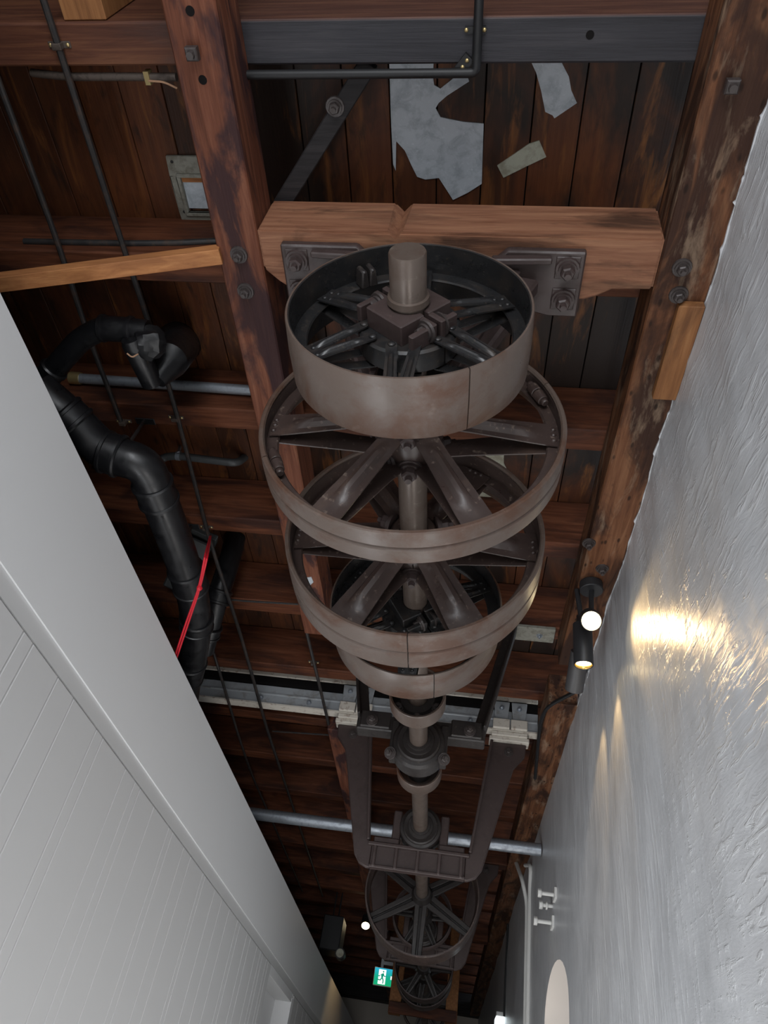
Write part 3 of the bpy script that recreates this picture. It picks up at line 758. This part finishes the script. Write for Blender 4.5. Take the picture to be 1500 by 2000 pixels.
for sgn in (-1, 1):
    MB().box((XS+sgn*.22-.075, 3.262, 1.555), (XS+sgn*.22+.075, 3.368, 1.640)).build('bearing_foot', M['cast_dark'], hm, bev=.006)
    inst('bolt', BOLT, (XS+sgn*.235, 3.255, 1.585), hm, aim((0,-1,0)))
    inst('bolt', BOLT, (XS+sgn*.125, 3.25, 1.43), hm, aim((sgn*.3,-1,-.3)))
    MB().bar((XS+sgn*.118, 3.30, 1.60), (XS+sgn*.118, 3.30, 1.42), .035, .09, (1,0,0)).build('cheek', M['cast_dark'], hm, bev=.005)
bearing(hm, 3.26, M['cast_dark'], .130, .10)

def u_hanger(Y, label, packers, top=.62):
    hu = thing('shaft_hanger', label, 'hanger', (XS, Y, ZS+top))
    S = lambda pts: [(XS+x, ZS+z) for x, z in pts]
    outer = [(-.61,top),(-.60,top-.08),(-.535,top-.16),(-.50,.30),(-.405,-.12),(-.385,-.18),(-.345,-.225),(-.29,-.245)]
    inner = [(-.385,top),(-.300,-.06),(-.285,-.11),(-.27,-.125)]
    poly = outer + [(-x, z) for x, z in outer[::-1]] + [(-x, z) for x, z in inner] + inner[::-1]
    m = MB(); n = len(poly)
    # strip faces: outer chain with inner chain
    fr = MB().prism(S([(-.61,top),(-.60,top-.08),(-.535,top-.16),(-.495,.30),(-.385,-.12),(-.368,-.18),(-.335,-.225),(-.29,-.245),(-.27,-.245),(-.27,-.125),(-.285,-.11),(-.300,-.06),(-.385,top)]), 'y', Y, Y+.035)
    fr.build('leg', M['cast'], hu, bev=.006)
    MB().prism(S([(x*-1, z) for x, z in [(-.61,top),(-.60,top-.08),(-.535,top-.16),(-.495,.30),(-.385,-.12),(-.368,-.18),(-.335,-.225),(-.29,-.245),(-.27,-.245),(-.27,-.125),(-.285,-.11),(-.300,-.06),(-.385,top)]]), 'y', Y, Y+.035).build('leg', M['cast'], hu, bev=.006)
    MB().box((XS-.271, Y, ZS-.245), (XS+.271, Y+.035, ZS-.125)).build('cross_bar', M['cast'], hu, bev=.003)
    for sgn in (-1, 1):
        MB().bar((XS+sgn*.392, Y+.012, ZS+top), (XS+sgn*.296, Y+.012, ZS-.10), .018, .085, (1,0,0)).build('lip', M['cast'], hu, bev=.004)
    MB().box((XS-.295, Y-.03, ZS-.128), (XS+.295, Y+.055, ZS-.108)).build('lip', M['cast'], hu, bev=.004)
    for x in (-.25, -.125, 0, .125, .25):
        MB().box((XS+x-.010, Y-.022, ZS-.24), (XS+x+.010, Y+.01, ZS-.12)).build('rib', M['cast'], hu, bev=.004)
    MB().box((XS-.275, Y-.016, ZS-.245), (XS+.275, Y+.01, ZS-.228)).build('rib', M['cast'], hu, bev=.004)
    for sgn in (-1, 1):
        MB().box((XS+sgn*.19-.075, Y-.02, ZS-.110), (XS+sgn*.19+.075, Y+.05, ZS-.075)).build('bearing_foot', M['cast'], hu, bev=.006)
        MB().box((XS+sgn*.14-.025, Y-.01, ZS-.09), (XS+sgn*.14+.025, Y+.06, ZS+.09)).build('cheek', M['cast'], hu, bev=.006)
        inst('bolt', BOLT, (XS+sgn*.50, Y, ZS+top-.06), hu, aim((0,-1,0)))
    bearing(hu, Y-.03, M['cast_dark'], .122, .10)
    if packers:
        for sgn in (-1, 1):
            xc = XS + sgn*.50; zt = ZS + top
            MB().box((xc-.125, Y-.035, zt), (xc+.125, Y+.06, zt+.026)).build('packer', M['white_bits'], hu, bev=.003)
            MB().box((xc-.112, Y-.05, zt+.026), (xc+.112, Y+.05, zt+.053)).build('packer', M['white_bits'], hu, bev=.003)
            for q in (-.056, .056):
                MB().box((xc+q-.052, Y-.092, zt+.056), (xc+q+.052, Y-.066, zt+.120)).build('packer', M['white_bits'], hu, bev=.004)
                MB().prism([(xc+q-.040, zt+.120), (xc+q+.040, zt+.120), (xc+q+.050, zt+.245), (xc+q-.050, zt+.245)], 'y', Y-.078, Y-.066).build('strap', M['galv_dull'], hu, bev=.003)
                inst('bolt', BOLT_SMALL, (xc+q, Y-.078, zt+.20), hu, aim((0,-1,0)))
    return hu
u_hanger(4.42, 'big U-shaped cast iron hanger packed with white blocks under the steel channel', True, .60)
u_hanger(6.82, 'U-shaped iron hanger in the dark behind the ridged cast pulley', False, .60)
cr_ = thing('hanging_cradle', 'boxy brown hanging frame around the far dark pulleys, beside exit sign', 'hanger', (XS, 9.55, ZJ))
for sgn in (-1, 1):
    MB().box((XS+sgn*.310-.065, 9.50, 1.255), (XS+sgn*.310+.065, 9.62, ZJ)).build('post', M['plank'], cr_, bev=.005)
MB().box((XS-.37, 9.47, 1.255), (XS+.37, 9.50, 1.365)).build('rail', M['joist'], cr_, bev=.004)
bearing(cr_, 9.50, M['cast_dark'], .12, .10)
MB().box((XS-.26, 9.51, 1.40), (XS-.06, 9.58, 1.60)).box((XS+.06, 9.51, 1.40), (XS+.26, 9.58, 1.60)).build('bearing_block', M['cast_dark'], cr_, bev=.006)
tag(MB().box((LX1+.005, 6.80, ZB), (RX0, 6.95, ZJ)).build('crossbeam', M['joist'], bev=.006), 'dark crossbeam above the second U-shaped hanger behind the ridged pulley', 'beam')
tag(MB().box((LX1+.005, 9.622, ZB), (RX0, 9.76, ZJ)).build('crossbeam', M['joist'], bev=.006), 'dark crossbeam above the boxy frame near the exit sign', 'beam')

# grey steel channel across the room
ch = thing('steel_channel', 'galvanised steel channel spanning the room above the big U-shaped hanger', 'channel', (-.2, 4.42, 2.2))
MB().box((-2.9, 4.375, 2.165), (.478, 4.385, 2.30)).build('web', M['galv_dull'], ch)
MB().box((-2.9, 4.375, 2.294), (.478, 4.46, 2.302)).build('flange', M['galv_dull'], ch)
MB().bar((-2.9, 4.40, 2.160), (.478, 4.40, 2.160), .075, .010, (0,1,0)).build('flange', M['white_bits'], ch)
MB().bar((-2.9, 4.375, 2.235), (.478, 4.375, 2.235), .016, .012, (0,0,1)).build('stiffener', M['galv_dull'], ch, bev=.004)
MB().box((-2.9, 4.358, 2.362), (.478, 4.372, 2.408)).build('upper_strip', M['white_bits'], ch, bev=.003)
MB().box((-2.9, 4.372, 2.30), (.478, 4.50, 2.405)).build('gap_shade', M['void'], ch)  # black block standing for the shade in the gap above the web
for x in (-1.35, -1.02, -.35, .05): inst('bolt', BOLT_SMALL, (x, 4.375, 2.205), ch, aim((0,-1,0)))

# ================================================================== CONDUITS, RODS AND PIPES
def smooth(pts, n=6):
    """rounded path through the points"""
    P = [Vector(p) for p in pts]; out = [P[0]]
    for i in range(1, len(P)-1):
        a, b, c = P[i-1], P[i], P[i+1]
        ra = min((a-b).length, (c-b).length)*.42
        s = b + (a-b).normalized()*ra; e = b + (c-b).normalized()*ra
        for k in range(n+1):
            t = k/n; out.append(s*(1-t)**2 + b*2*t*(1-t) + e*t*t)
    out.append(P[-1]); return out

bc = thing('black_conduit', 'black conduit under the blackened joist, bending upwards at its right end', 'conduit', (-0.131, 0.663, 2.262))
p0 = (-0.758, 0.665, 2.262); p1 = (-0.138, 0.663, 2.262); p2 = (-0.096, 0.626, 2.268); p3 = (-0.102, 0.495, 2.268)
MB().tube(smooth([p0, p1, (p2[0], p1[1], 2.264), p2, (p2[0], -1.5, 2.268)], 8), .0125, 14).build('tube', M['black'], bc)
for q in ((-0.103, 0.564, 2.262),):
    MB().box((q[0]-.028, q[1]-.008, 2.276), (q[0]+.028, q[1]+.008, 2.284)).build('saddle', M['black'], bc)
    for s in (-1, 1): inst('screw', SCREW, (q[0]+s*.024, q[1], 2.276), bc, DN)
for q in ((-0.122, 0.634, 2.268), (-0.134, 0.650, 2.268)): inst('screw', SCREW, q, bc, DN)
MB().bar((-0.115, 0.626, 2.276), (-0.145, 0.661, 2.276), .03, .014, (1,1,0)).build('saddle', M['black'], bc)

oc = thing('old_conduit', 'old brownish conduit under the blackened joist at upper left', 'conduit', (-1.208, 0.672, 2.275))
MB().tube(smooth([(-1.456, 0.672, 2.315), (-1.340, 0.681, 2.305), (-1.158, 0.681, 2.305), (-0.988, 0.683, 2.305)]), .0115, 12).build('tube', M['old_pipe'], oc)
MB().box(((-1.076, 0.682, 2.305)[0]-.008, (-1.076, 0.682, 2.305)[1]-.018, 2.290), ((-1.076, 0.682, 2.305)[0]+.008, (-1.076, 0.682, 2.305)[1]+.018, 2.320)).build('clip', M['brass'], oc)
MB().tube(smooth([(-1.059, 0.680, 2.262), (-1.007, 0.679, 2.250), (-0.980, 0.702, 2.270)]), .003, 6).build('earth_wire', M['string'], oc)
MB().box((-.925, .648, 2.235), (LX0, .735, 2.285)).build('end_box', M['galv_dull'], oc, bev=.004)
tag(MB().prism([(-.985,.74),(-.90,.70),(-.90,1.02),(-.95,.98)], 'z', 2.548, 2.5585).build('metal_plate', M['plate_old']), 'narrow grey metal plate against the left beam below the old conduit', 'plate')

def rod_thing(pts, r, label, clips=(), name='thin_conduit'):
    o = thing(name, label, 'conduit', pts[0], 'thin conduits running lengthways on the left')
    MB().tube(smooth(pts), r, 10).build('tube', M['rod'], o)
    for c in clips:
        MB().box((c[0]-.035, c[1]-.009, c[2]+r-.002), (c[0]+.035, c[1]+.009, c[2]+r+.008)).box((c[0]-r-.004, c[1]-.009, c[2]-r-.003), (c[0]+r+.004, c[1]+.009, c[2]+r)).build('saddle', M['old_pipe'], o, bev=.002)
        for s in (-1, 1): inst('screw', SCREW, (c[0]+s*.027, c[1], c[2]+r-.002), o, DN)
ra = .0105
rod_thing([(-1.525, -1.5, 2.270), (-1.546, 0.691, 2.270), (-1.563, 1.213, 2.270), (-1.591, 1.580, 2.270), (-1.601, 2.054, 2.270)], ra, 'leftmost thin black conduit, ending at the joist above the drain elbow', [(-1.592, 2.045, 2.268)])
rod_thing([(-1.305, -1.5, 2.270), (-1.313, 0.478, 2.270), (-1.317, 1.150, 2.270), (-1.313, 1.815, 2.270), (-1.364, 2.685, 2.270), (-1.313, 2.835, 2.170), (-1.298, 3.180, 2.140), (-1.339, 3.607, 2.200), (-1.314, 3.904, 2.135), (-1.346, 4.670, 2.135), (-1.451, 6.466, 2.270), (-1.490, 9.359, 2.270)], ra, 'long thin conduit from top left down past the red cord', [(-1.315, 0.590, 2.270), (-1.338, 2.005, 2.270), (-1.370, 2.733, 2.270)])
rod_thing([(-1.600, 3.789, 2.270), (-1.523, 3.884, 2.135), (-1.566, 4.570, 2.135), (-1.580, 4.767, 2.135), (-1.720, 5.878, 2.270), (-1.718, 6.937, 2.270), (-1.727, 9.265, 2.270)], .009, 'thin conduit nearest the white bulkhead, starting beside the drain pipe')
rod_thing([(-0.955, 3.604, 2.270), (-0.892, 3.942, 2.135), (-0.886, 4.792, 2.135), (-0.951, 5.964, 2.270)], .010, 'short thin conduit crossing the steel channel left of the U-shaped hanger', [(-0.956, 3.976, 2.270)])

tag(MB().tube([(-1.739, 1.235, 2.334), (-1.553, 1.235, 2.336), (-1.334, 1.235, 2.340), (-1.153, 1.235, 2.353), (-1.005, 1.235, 2.376)], .0125, 12).build('iron_bar', M['rod']), 'black rusty iron bar along the second joist, left of the beam', 'bar')

gc = thing('galvanised_conduit', 'shiny galvanised conduit along the third joist behind the drain stub', 'conduit', (-1.455, 1.915, 2.390))
MB().tube([(-1.847, 1.915, 2.402), (-0.991, 1.915, 2.382)], .0225, 18).build('tube', M['galv'], gc)
MB().cyl((-1.852, 1.915, 2.402), (-1.803, 1.915, 2.402), .028, None, 14).build('end_clip', M['brass'], gc)
bp = thing('bent_black_pipe', 'short bent black pipe clamped to the boards below the third joist', 'pipe', (-1.367, 2.430, 2.470))
MB().tube(smooth([(-1.613, 2.456, 2.400), (-1.585, 2.432, 2.460), (-1.514, 2.425, 2.470), (-1.207, 2.450, 2.470), (-1.198, 2.492, 2.560)], 5), .020, 12).build('tube', M['dark_grey'], bp)
MB().cyl((-1.514, 2.425, 2.470), (-1.493, 2.426, 2.470), .024, None, 14).bar((-1.498, 2.406, 2.470), (-1.531, 2.445, 2.559), .014, .012, (0,1,0)).build('clamp', M['galv'], bp)

# lower galvanised pipe to the plaster wall
lp = tag(MB().tube([(-1.636, 5.600, 1.855), (0.633, 5.600, 1.867)], .044, 20).build('steel_pipe', M['galv']), 'thick galvanised pipe crossing behind the U-shaped hanger into the plaster wall', 'pipe')

# black drain run over the white bulkhead
dp = thing('drain_pipe', 'thick black plastic drain pipe with elbow running above the white bulkhead', 'pipe', (-1.208, 1.887, 1.750))
pts = [(-1.564, 1.517, 1.830), (-1.463, 1.612, 1.800), (-1.362, 1.749, 1.770), (-1.215, 1.778, 1.760), (-1.206, 1.914, 1.750), (-1.208, 2.181, 1.750), (-1.222, 2.567, 1.750), (-1.279, 2.869, 1.740), (-1.370, 3.157, 1.720)]
MB().tube(smooth(pts, 8), .070, 28).build('tube', M['black_pipe'], dp)
def sleeve(p, q, r, name='coupling', parent=dp, mat=None):
    p = Vector(p); q = Vector(q); d = (q-p).normalized(); L = (q-p).length
    MB().tube([p, p+d*.006, p+d*.016, p+d*.018, q-d*.018, q-d*.016, q-d*.006, q], [r, r+.006, r+.006, r+.001, r+.001, r+.006, r+.006, r], 28).build(name, mat or M['black_pipe'], parent)
sleeve((-1.486, 1.589, 1.807), (-1.439, 1.645, 1.793), .074)
sleeve((-1.366, 1.740, 1.771), (-1.298, 1.759, 1.765), .076)
sleeve((-1.210, 1.862, 1.752), (-1.208, 1.970, 1.750), .073)
sleeve((-1.212, 2.382, 1.750), (-1.222, 2.529, 1.750), .074)
sleeve((-1.250, 2.744, 1.745), (-1.269, 2.827, 1.742), .074)
sleeve((-1.365, 3.112, 1.723), (-1.417, 3.258, 1.700), .080)
MB().tube([(-1.371, 3.135, 1.722), (-1.490, 3.519, 1.700)], .068, 24).build('end_piece', M['black_pipe'], dp)
# hanger rods from the joists
for pa, pb, pl in (((-1.492, 2.034, 2.278), (-1.314, 1.776, 1.840), (-1.489, 2.039, 2.280)), ((-1.450, 2.736, 2.278), (-1.270, 2.407, 1.820), (-1.454, 2.738, 2.280))):
    MB().tube([pa, pb], .007, 8).build('support_rod', M['rod'], dp)
    MB().box((pl[0]-.045, pl[1]-.018, ZJ-.006), (pl[0]+.045, pl[1]+.018, ZJ)).build('slotted_plate', M['black'], dp, bev=.004)

ub = thing('soil_pipe', 'upper black pipe with plastic-wrapped stub hanging below the second joist', 'pipe', (-1.219, 1.482, 2.100))
MB().tube(smooth([(-1.690, 1.646, 1.970), (-1.612, 1.576, 2.020), (-1.478, 1.461, 2.060), (-1.371, 1.411, 2.070), (-1.211, 1.425, 2.070)], 6), .042, 20).build('tube', M['black_pipe'], ub)
sleeve((-1.652, 1.611, 2.000), (-1.602, 1.566, 2.020), .046, parent=ub)
sleeve((-1.391, 1.418, 2.070), (-1.264, 1.421, 2.070), .044, parent=ub)
MB().tube([(-1.361, 1.807, 2.558), (-1.347, 1.767, 2.500), (-1.266, 1.687, 2.360), (-1.212, 1.605, 2.150), (-1.240, 1.631, 2.060)], [.095, .085, .080, .072, .040], 24).build('riser', M['black_pipe'], ub)
MB().tube([(-1.255, 1.419, 2.020), (-1.251, 1.444, 2.020), (-1.254, 1.633, 2.050)], [.036, .044, .040], 20).build('stub', M['black_pipe'], ub)
# crumpled wrapping
random.seed(3)
m = MB(); vs = []; fs = []
A = Vector((-1.249, 1.436, 2.020)); B = Vector((-1.174, 1.472, 2.080)); nn = 18; mm_ = 7
dd = (B-A); ax = dd.normalized(); uu = ax.orthogonal().normalized(); qq = ax.cross(uu)
for i in range(mm_):
    for k in range(nn):
        rr = (.040 + .022*math.sin(PI*i/(mm_-1))) * (1 + random.uniform(-.16, .16))
        a = 2*PI*k/nn; vs.append(A + dd*i/(mm_-1) + (uu*math.cos(a)+qq*math.sin(a))*rr)
for i in range(mm_-1):
    for k in range(nn): fs.append((i*nn+k, i*nn+(k+1)%nn, (i+1)*nn+(k+1)%nn, (i+1)*nn+k))
fs.append(list(range(nn))); fs.append([(mm_-1)*nn+k for k in range(nn)])
m.add(vs, fs).build('plastic_wrap', M['black_pipe'], ub, angle=25)
tag(MB().tube(smooth([(-1.313, 1.538, 2.235), (-1.224, 1.455, 2.050), (-1.226, 1.461, 1.990), (-1.243, 1.462, 1.965), (-1.257, 1.445, 1.965)]), .0028, 6).tube([(-1.338, 1.544, 2.256), (-1.314, 1.557, 2.256)], .005, 6).build('string_tie', M['string']), 'tan string tied round thin conduit and wrapped pipe stub', 'string')

rp = thing('vent_pipe', 'dark second pipe with collars in shadow right of the drain pipe', 'pipe', (-1.325, 2.962, 2.300))
MB().tube(smooth([(-1.378, 3.133, 2.559), (-1.373, 3.159, 2.420), (-1.367, 3.161, 2.240), (-1.389, 3.222, 2.150), (-1.442, 3.384, 2.050), (-1.473, 3.481, 2.000)]), .060, 24).build('tube', M['black_pipe'], rp)
sleeve((-1.372, 3.177, 2.216), (-1.389, 3.222, 2.150), .066, parent=rp)
sleeve((-1.425, 3.335, 2.080), (-1.447, 3.398, 2.045), .066, parent=rp)
gd = thing('grey_duct', 'dull grey sheet metal duct in shadow behind the drain pipe', 'duct', (-1.503, 2.984, 2.300))
MB().bar((-1.512, 3.006, 2.420), (-1.641, 3.221, 2.220), .15, .10, (1,.4,0)).build('body', M['dark_grey'], gd, bev=.008)
MB().bar((-1.493, 2.975, 2.440), (-1.501, 2.984, 2.410), .17, .14, (1,.4,0)).build('flange', M['dark_grey'], gd, bev=.004)
rd = thing('red_cord', 'bright red doubled cord slanting past the drain pipe to the bulkhead', 'cord', (-1.117, 2.393, 1.660))
for s in (-1, 1):
    P = [(-1.361, 2.794, 2.275), (-1.014, 2.112, 1.620), (-1.080, 2.300, 1.600), (-1.167, 2.494, 1.570), (-1.278, 2.750, 1.530)]
    P = [Vector(q) + Vector((s*.004*(1 if i not in (0, 2) else .3), s*.003, 0)) for i, q in enumerate(P)]
    MB().tube(smooth(P, 4), .0042, 8).build('strand', M['red'], rd)
MB().dome((-1.078, 2.296, 1.597), (0,-.4,-1), .012, .014, 10).build('knot', M['red'], rd)
tag(MB().tube([(-1.339, 3.251, 2.200), (-1.239, 3.250, 2.200), (-0.892, 3.230, 2.200)], .006, 8).build('iron_rod', M['rod']), 'thin iron rod reaching from dark second pipe to the left beam', 'rod')
tag(MB().tube([(-1.382, 4.979, 2.250), (-0.853, 4.921, 2.250)], .007, 8).build('iron_rod', M['rod']), 'thin rusty rod below the steel channel left of the U-shaped hanger', 'rod')
tag(MB().prism([(x, y) for x, y, z in ((-0.827, 2.849, 2.098), (-0.794, 2.836, 2.098), (-0.788, 2.877, 2.098), (-0.821, 2.925, 2.098), (-0.833, 2.897, 2.098))], 'z', ZB-.003, ZB).build('paper_scrap', M['tin']), 'small white paper scrap stuck under the left beam inside second grooved pulley', 'paper')

# ================================================================== SPOTLIGHTS
sp = thing('spotlight', 'lit black spotlight facing the camera under the beam by the plaster wall', 'spotlight', (.53, 2.72, ZB), 'tube spotlights by the plaster wall')
A = Vector((0.500, 2.563, 1.796)); dA = Vector((-.10, -.72, -.60)).normalized()
MB().cyl((.535, 2.70, ZB-.045), (.535, 2.70, ZB), .052, None, 28).build('ceiling_rose', M['spot_black'], sp, bev=.003)
MB().cyl((.535, 2.70, ZB-.045), (.525, 2.68, 1.93), .012, None, 10).build('stem', M['spot_black'], sp)
MB().lathe([(.040, .0), (.043, .002), (.043, .15), (.036, .155), (.036, .15), (.038, .02)], A, n=32, M=Vector((0,1,0)).rotation_difference(-dA).to_matrix()).build('tube', M['spot_black'], sp)
MB().cyl(A - dA*.012, A - dA*.018, .0375, None, 28).build('lens', M['lamp'], sp)
MB().cyl(A - dA*.02, A - dA*.15, .040, None, 28).build('core', M['spot_black'], sp)
spot_light('spotlight_beam', A + dA*.004, (.70, 2.10, 1.46), 9, math.radians(75), .7, WARM, .03)

sq = thing('spotlight', 'lit black spotlight pointing straight down, middle of three by plaster wall', 'spotlight', (.52, 2.80, ZB), 'tube spotlights by the plaster wall')
Bp = Vector((0.500, 2.788, 1.717)); dB = Vector((0, .08, -1)).normalized()
MB().lathe([(.040, .0), (.042, .003), (.042, .20), (.005, .205), (.005, .19), (.037, .19), (.037, .004)], Bp, n=32, M=Vector((0,1,0)).rotation_difference(-dB).to_matrix()).build('tube', M['spot_black'], sq)
MB().lathe([(.0335, .006), (.037, .002), (.037, .015), (.032, .015)], Bp, n=32, M=Vector((0,1,0)).rotation_difference(-dB).to_matrix()).build('reflector', M['gold'], sq)
MB().cyl(Bp - dB*.016, Bp - dB*.022, .031, None, 24).build('lens', M['lamp'], sq)
MB().cyl(Bp - dB*.20, (Bp.x-.02, Bp.y-.03, ZB), .012, None, 10).build('stem', M['spot_black'], sq)
spot_light('spotlight_beam', Bp + dB*.004, (.66, 2.93, 1.3), 5, math.radians(62), .5, WARM, .02)

sr = thing('spotlight', 'charcoal spotlight turned away, rearmost of three by plaster wall', 'spotlight', (.51, 3.0, ZB), 'tube spotlights by the plaster wall')
Cp = Vector((0.500, 3.064, 1.751)); C0 = Vector((0.515, 3.024, 1.949)); dC = Vector((-.05, .80, -.60)).normalized()
MB().lathe([(.040, .0), (.042, .003), (.042, .19), (.005, .195), (.005, .18), (.037, .18), (.037, .004)], Cp, n=32, M=Vector((0,1,0)).rotation_difference(-dC).to_matrix()).build('tube', M['spot_grey'], sr)
MB().cyl(Cp - dC*.05, Cp - dC*.056, .034, None, 24).build('lens', M['lamp_small'], sr)
MB().cyl(Cp - dC*.19, (Cp.x+.02, Cp.y-.10, ZB), .012, None, 10).build('stem', M['spot_black'], sr)
spot_light('spotlight_beam', Cp + dC*.004, (.67, 3.38, 1.3), 5, math.radians(50), .5, WARM, .02)
tag(MB().tube(smooth([(0.632, 3.633, 2.090), (0.475, 3.874, 2.090), (0.459, 4.070, 2.090), (0.515, 4.883, 2.090)]), .011, 8).build('cable', M['black']), 'black cable from rear spotlight along the dark beam edge', 'cable')

# far downlight
fd = thing('downlight', 'small lit downlight left of the ridged cast pulley', 'downlight', (-0.999, 9.951, 2.200))
F0 = Vector((-0.976, 9.787, 2.120))
fdir = Vector((.05, -.62, -.78)).normalized()
MB().cyl(F0, F0-fdir*.14, .055, None, 20).build('body', M['spot_black'], fd)
MB().cyl(F0-fdir*.001, F0+fdir*.003, .048, None, 20).build('lens', M['lamp_small'], fd)
MB().cyl(F0-fdir*.12, (F0.x, F0.y+.05, ZJ), .010, None, 8).build('stem', M['spot_black'], fd)
spot_light('downlight_beam', F0-Vector((0,0,.01)), F0+Vector((-.22,.3,-1)), 20, math.radians(100), .6, WARM, .03)

# ================================================================== FAR END AND WALL FITTINGS
es = thing('exit_sign', 'lit green exit sign with running man and arrow, left of the boxy hanging frame', 'sign', (-0.686, 9.740, 1.639))
E0 = Vector((-0.789, 9.740, 1.534)); EW, EH = .305, .168
ey = E0.y
MB().box((E0.x-.006, ey, E0.z-.006), (E0.x+EW+.006, ey+.035, E0.z+EH+.006)).build('housing', M['white_metal'], es, bev=.003)
t = NT('exit_sign_green'); tc = t.n('ShaderNodeTexCoord'); spz = t.n('ShaderNodeSeparateXYZ'); t.l(tc.outputs['Generated'], spz.inputs[0])
ec = t.ramp(spz.outputs['Z'], [(0, (.0,.40,.16)), (.5, (.0,.40,.24)), (1, (.02,.42,.62))]); t.base((0,0,0)); t.l(ec, t.b.inputs['Emission Color']); t.b.inputs['Emission Strength'].default_value = 1.0
MB().box((E0.x, ey-.003, E0.z), (E0.x+EW, ey, E0.z+EH)).build('green_panel', t.m, es)
wm = emit('exit_sign_white', (.95,1,1), 1.3)
def pic(polys, name, mat, dy):
    m = MB()
    for pl in polys: m.prism([(E0.x + x*EH, E0.z + z*EH) for x, z in pl], 'y', ey-dy, ey-dy+.0012)
    m.build(name, mat, es)
pic([[(.28,.06),(.78,.06),(.78,.92),(.28,.92)]], 'door_symbol', wm, .0045)
pic([[(1.12,.40),(1.42,.40),(1.28,.20),(1.46,.20),(1.72,.50),(1.46,.80),(1.28,.80),(1.42,.60),(1.12,.60)]], 'arrow_symbol', wm, .0045)
gm = emit('exit_sign_figure', (.0,.28,.17), 1.0)
cx_, cz_ = .60, .80
pic([[(cx_+.055*math.cos(q*PI/5), cz_+.055*math.sin(q*PI/5)) for q in range(10)],
     [(.44,.64),(.60,.72),(.66,.68),(.60,.46),(.50,.40)], [(.46,.66),(.50,.70),(.36,.56),(.26,.56),(.26,.50),(.38,.50)],
     [(.62,.68),(.70,.56),(.82,.58),(.82,.53),(.68,.50),(.60,.60)], [(.50,.44),(.60,.46),(.68,.30),(.66,.10),(.59,.10),(.60,.28)],
     [(.48,.44),(.54,.40),(.46,.26),(.24,.28),(.18,.34),(.22,.38),(.28,.34),(.42,.33)]], 'running_man', gm, .006)
MB().box((E0.x+.06, ey+.01, E0.z+EH), (E0.x+.09, ey+.02, ZB)).box((E0.x+.06, ey+.005, E0.z+EH+.04), (E0.x+.20, ey+.03, E0.z+EH+.075)).build('bracket', M['galv_dull'], es)

bb = thing('black_fixture_box', 'black box with round pale lens hanging in the dark beside bulkhead', 'box', (-1.286, 9.000, 1.888))
a = (-1.374, 9.000, 1.666); b = (-1.151, 9.000, 2.009)
MB().box((a[0], 9.0, a[2]), (b[0], 9.35, b[2])).build('body', M['black'], bb, bev=.01)
q = (-1.130, 8.990, 1.647)
MB().cyl((q[0], 8.98, q[2]), (q[0], 9.1, q[2]), .055, None, 20).build('lens_barrel', M['black'], bb)
MB().cyl((q[0], 8.975, q[2]), (q[0], 8.98, q[2]), .042, None, 20).build('lens', M['tin_old'], bb)
MB().cyl((a[0]+.08, 9.15, b[2]), (a[0]+.08, 9.15, ZJ), .008, None, 8).cyl((b[0]-.08, 9.15, b[2]), (b[0]-.08, 9.15, ZJ), .008, None, 8).build('suspension', M['black'], bb)

wc = tag(MB().tube(smooth([(0.600, 6.417, 2.002), (0.628, 6.241, 1.953), (0.628, 6.311, 1.820), (0.628, 6.332, 1.567), (0.628, 6.421, 0.827)]), .016, 10).build('white_conduit', M['white_metal']), 'white conduit down the plaster wall, hooked at its top', 'conduit', 'white conduits on the plaster wall')
tag(MB().tube(smooth([(0.530, 6.768, 2.179), (0.580, 6.456, 1.900), (0.622, 6.488, 1.745), (0.624, 6.495, 1.605), (0.624, 6.569, 0.843)]), .016, 10).build('white_conduit', M['white_metal']), 'white conduit slanting from joists to the plaster wall', 'conduit', 'white conduits on the plaster wall')
for (q, lab, L, pl) in (((0.640, 4.881, 1.375), 'white bolt with washer plate in plaster wall, top one of three', .085, True), ((0.640, 5.032, 1.350), 'short white bolt in plaster wall, middle one of three', .060, False), ((0.640, 5.018, 1.252), 'white bolt with washer plate in plaster wall, bottom one of three', .095, True)):
    m = MB().cyl((q[0]+.01, q[1], q[2]), (q[0]-L, q[1], q[2]), .012, None, 10).cyl((q[0]-L, q[1], q[2]), (q[0]-L-.022, q[1], q[2]), .026, None, 6)
    if pl: m.box((q[0]-.012, q[1]-.05, q[2]-.032), (q[0]+.01, q[1]+.05, q[2]+.032))
    else: m.cyl((q[0]-L*.5, q[1], q[2]), (q[0]-L*.7, q[1], q[2]), .026, None, 6)
    tag(m.build('wall_bolt', M['white_metal'], bev=.002), lab, 'bolt', 'white bolts in the plaster wall')
tag(MB().tube([(0.632, 8.627, 2.081), (0.632, 8.745, 1.658), (0.632, 8.805, 1.291)], .013, 8).build('wall_cable', M['black']), 'black cable running down the plaster wall to emergency light', 'cable')
el = thing('emergency_light', 'small lit emergency light box on plaster wall at the bottom edge', 'light', (0.630, 8.979, 1.284))
q = Vector((0.630, 8.850, 1.302))
MB().box((.555, q.y, q.z-.01), (.638, q.y+.22, q.z+.03)).build('housing', M['white_metal'], el, bev=.004)
MB().box((.553, q.y-.004, q.z-.11), (.636, q.y+.224, q.z-.01)).build('lens', emit('cool_lamp', (.85,.95,1), 3.0), el, bev=.004)
MB().dome((.552, q.y, q.z-.05), (-1,0,0), .008, .006).build('indicator', emit('green_led', (.1,1,.1), 3.0), el)

# ------------------------------------------------------------------ lift everything so that the floor lies at zero
for o in list(sc.objects):
    if o.parent is None: o.location.z += EYE
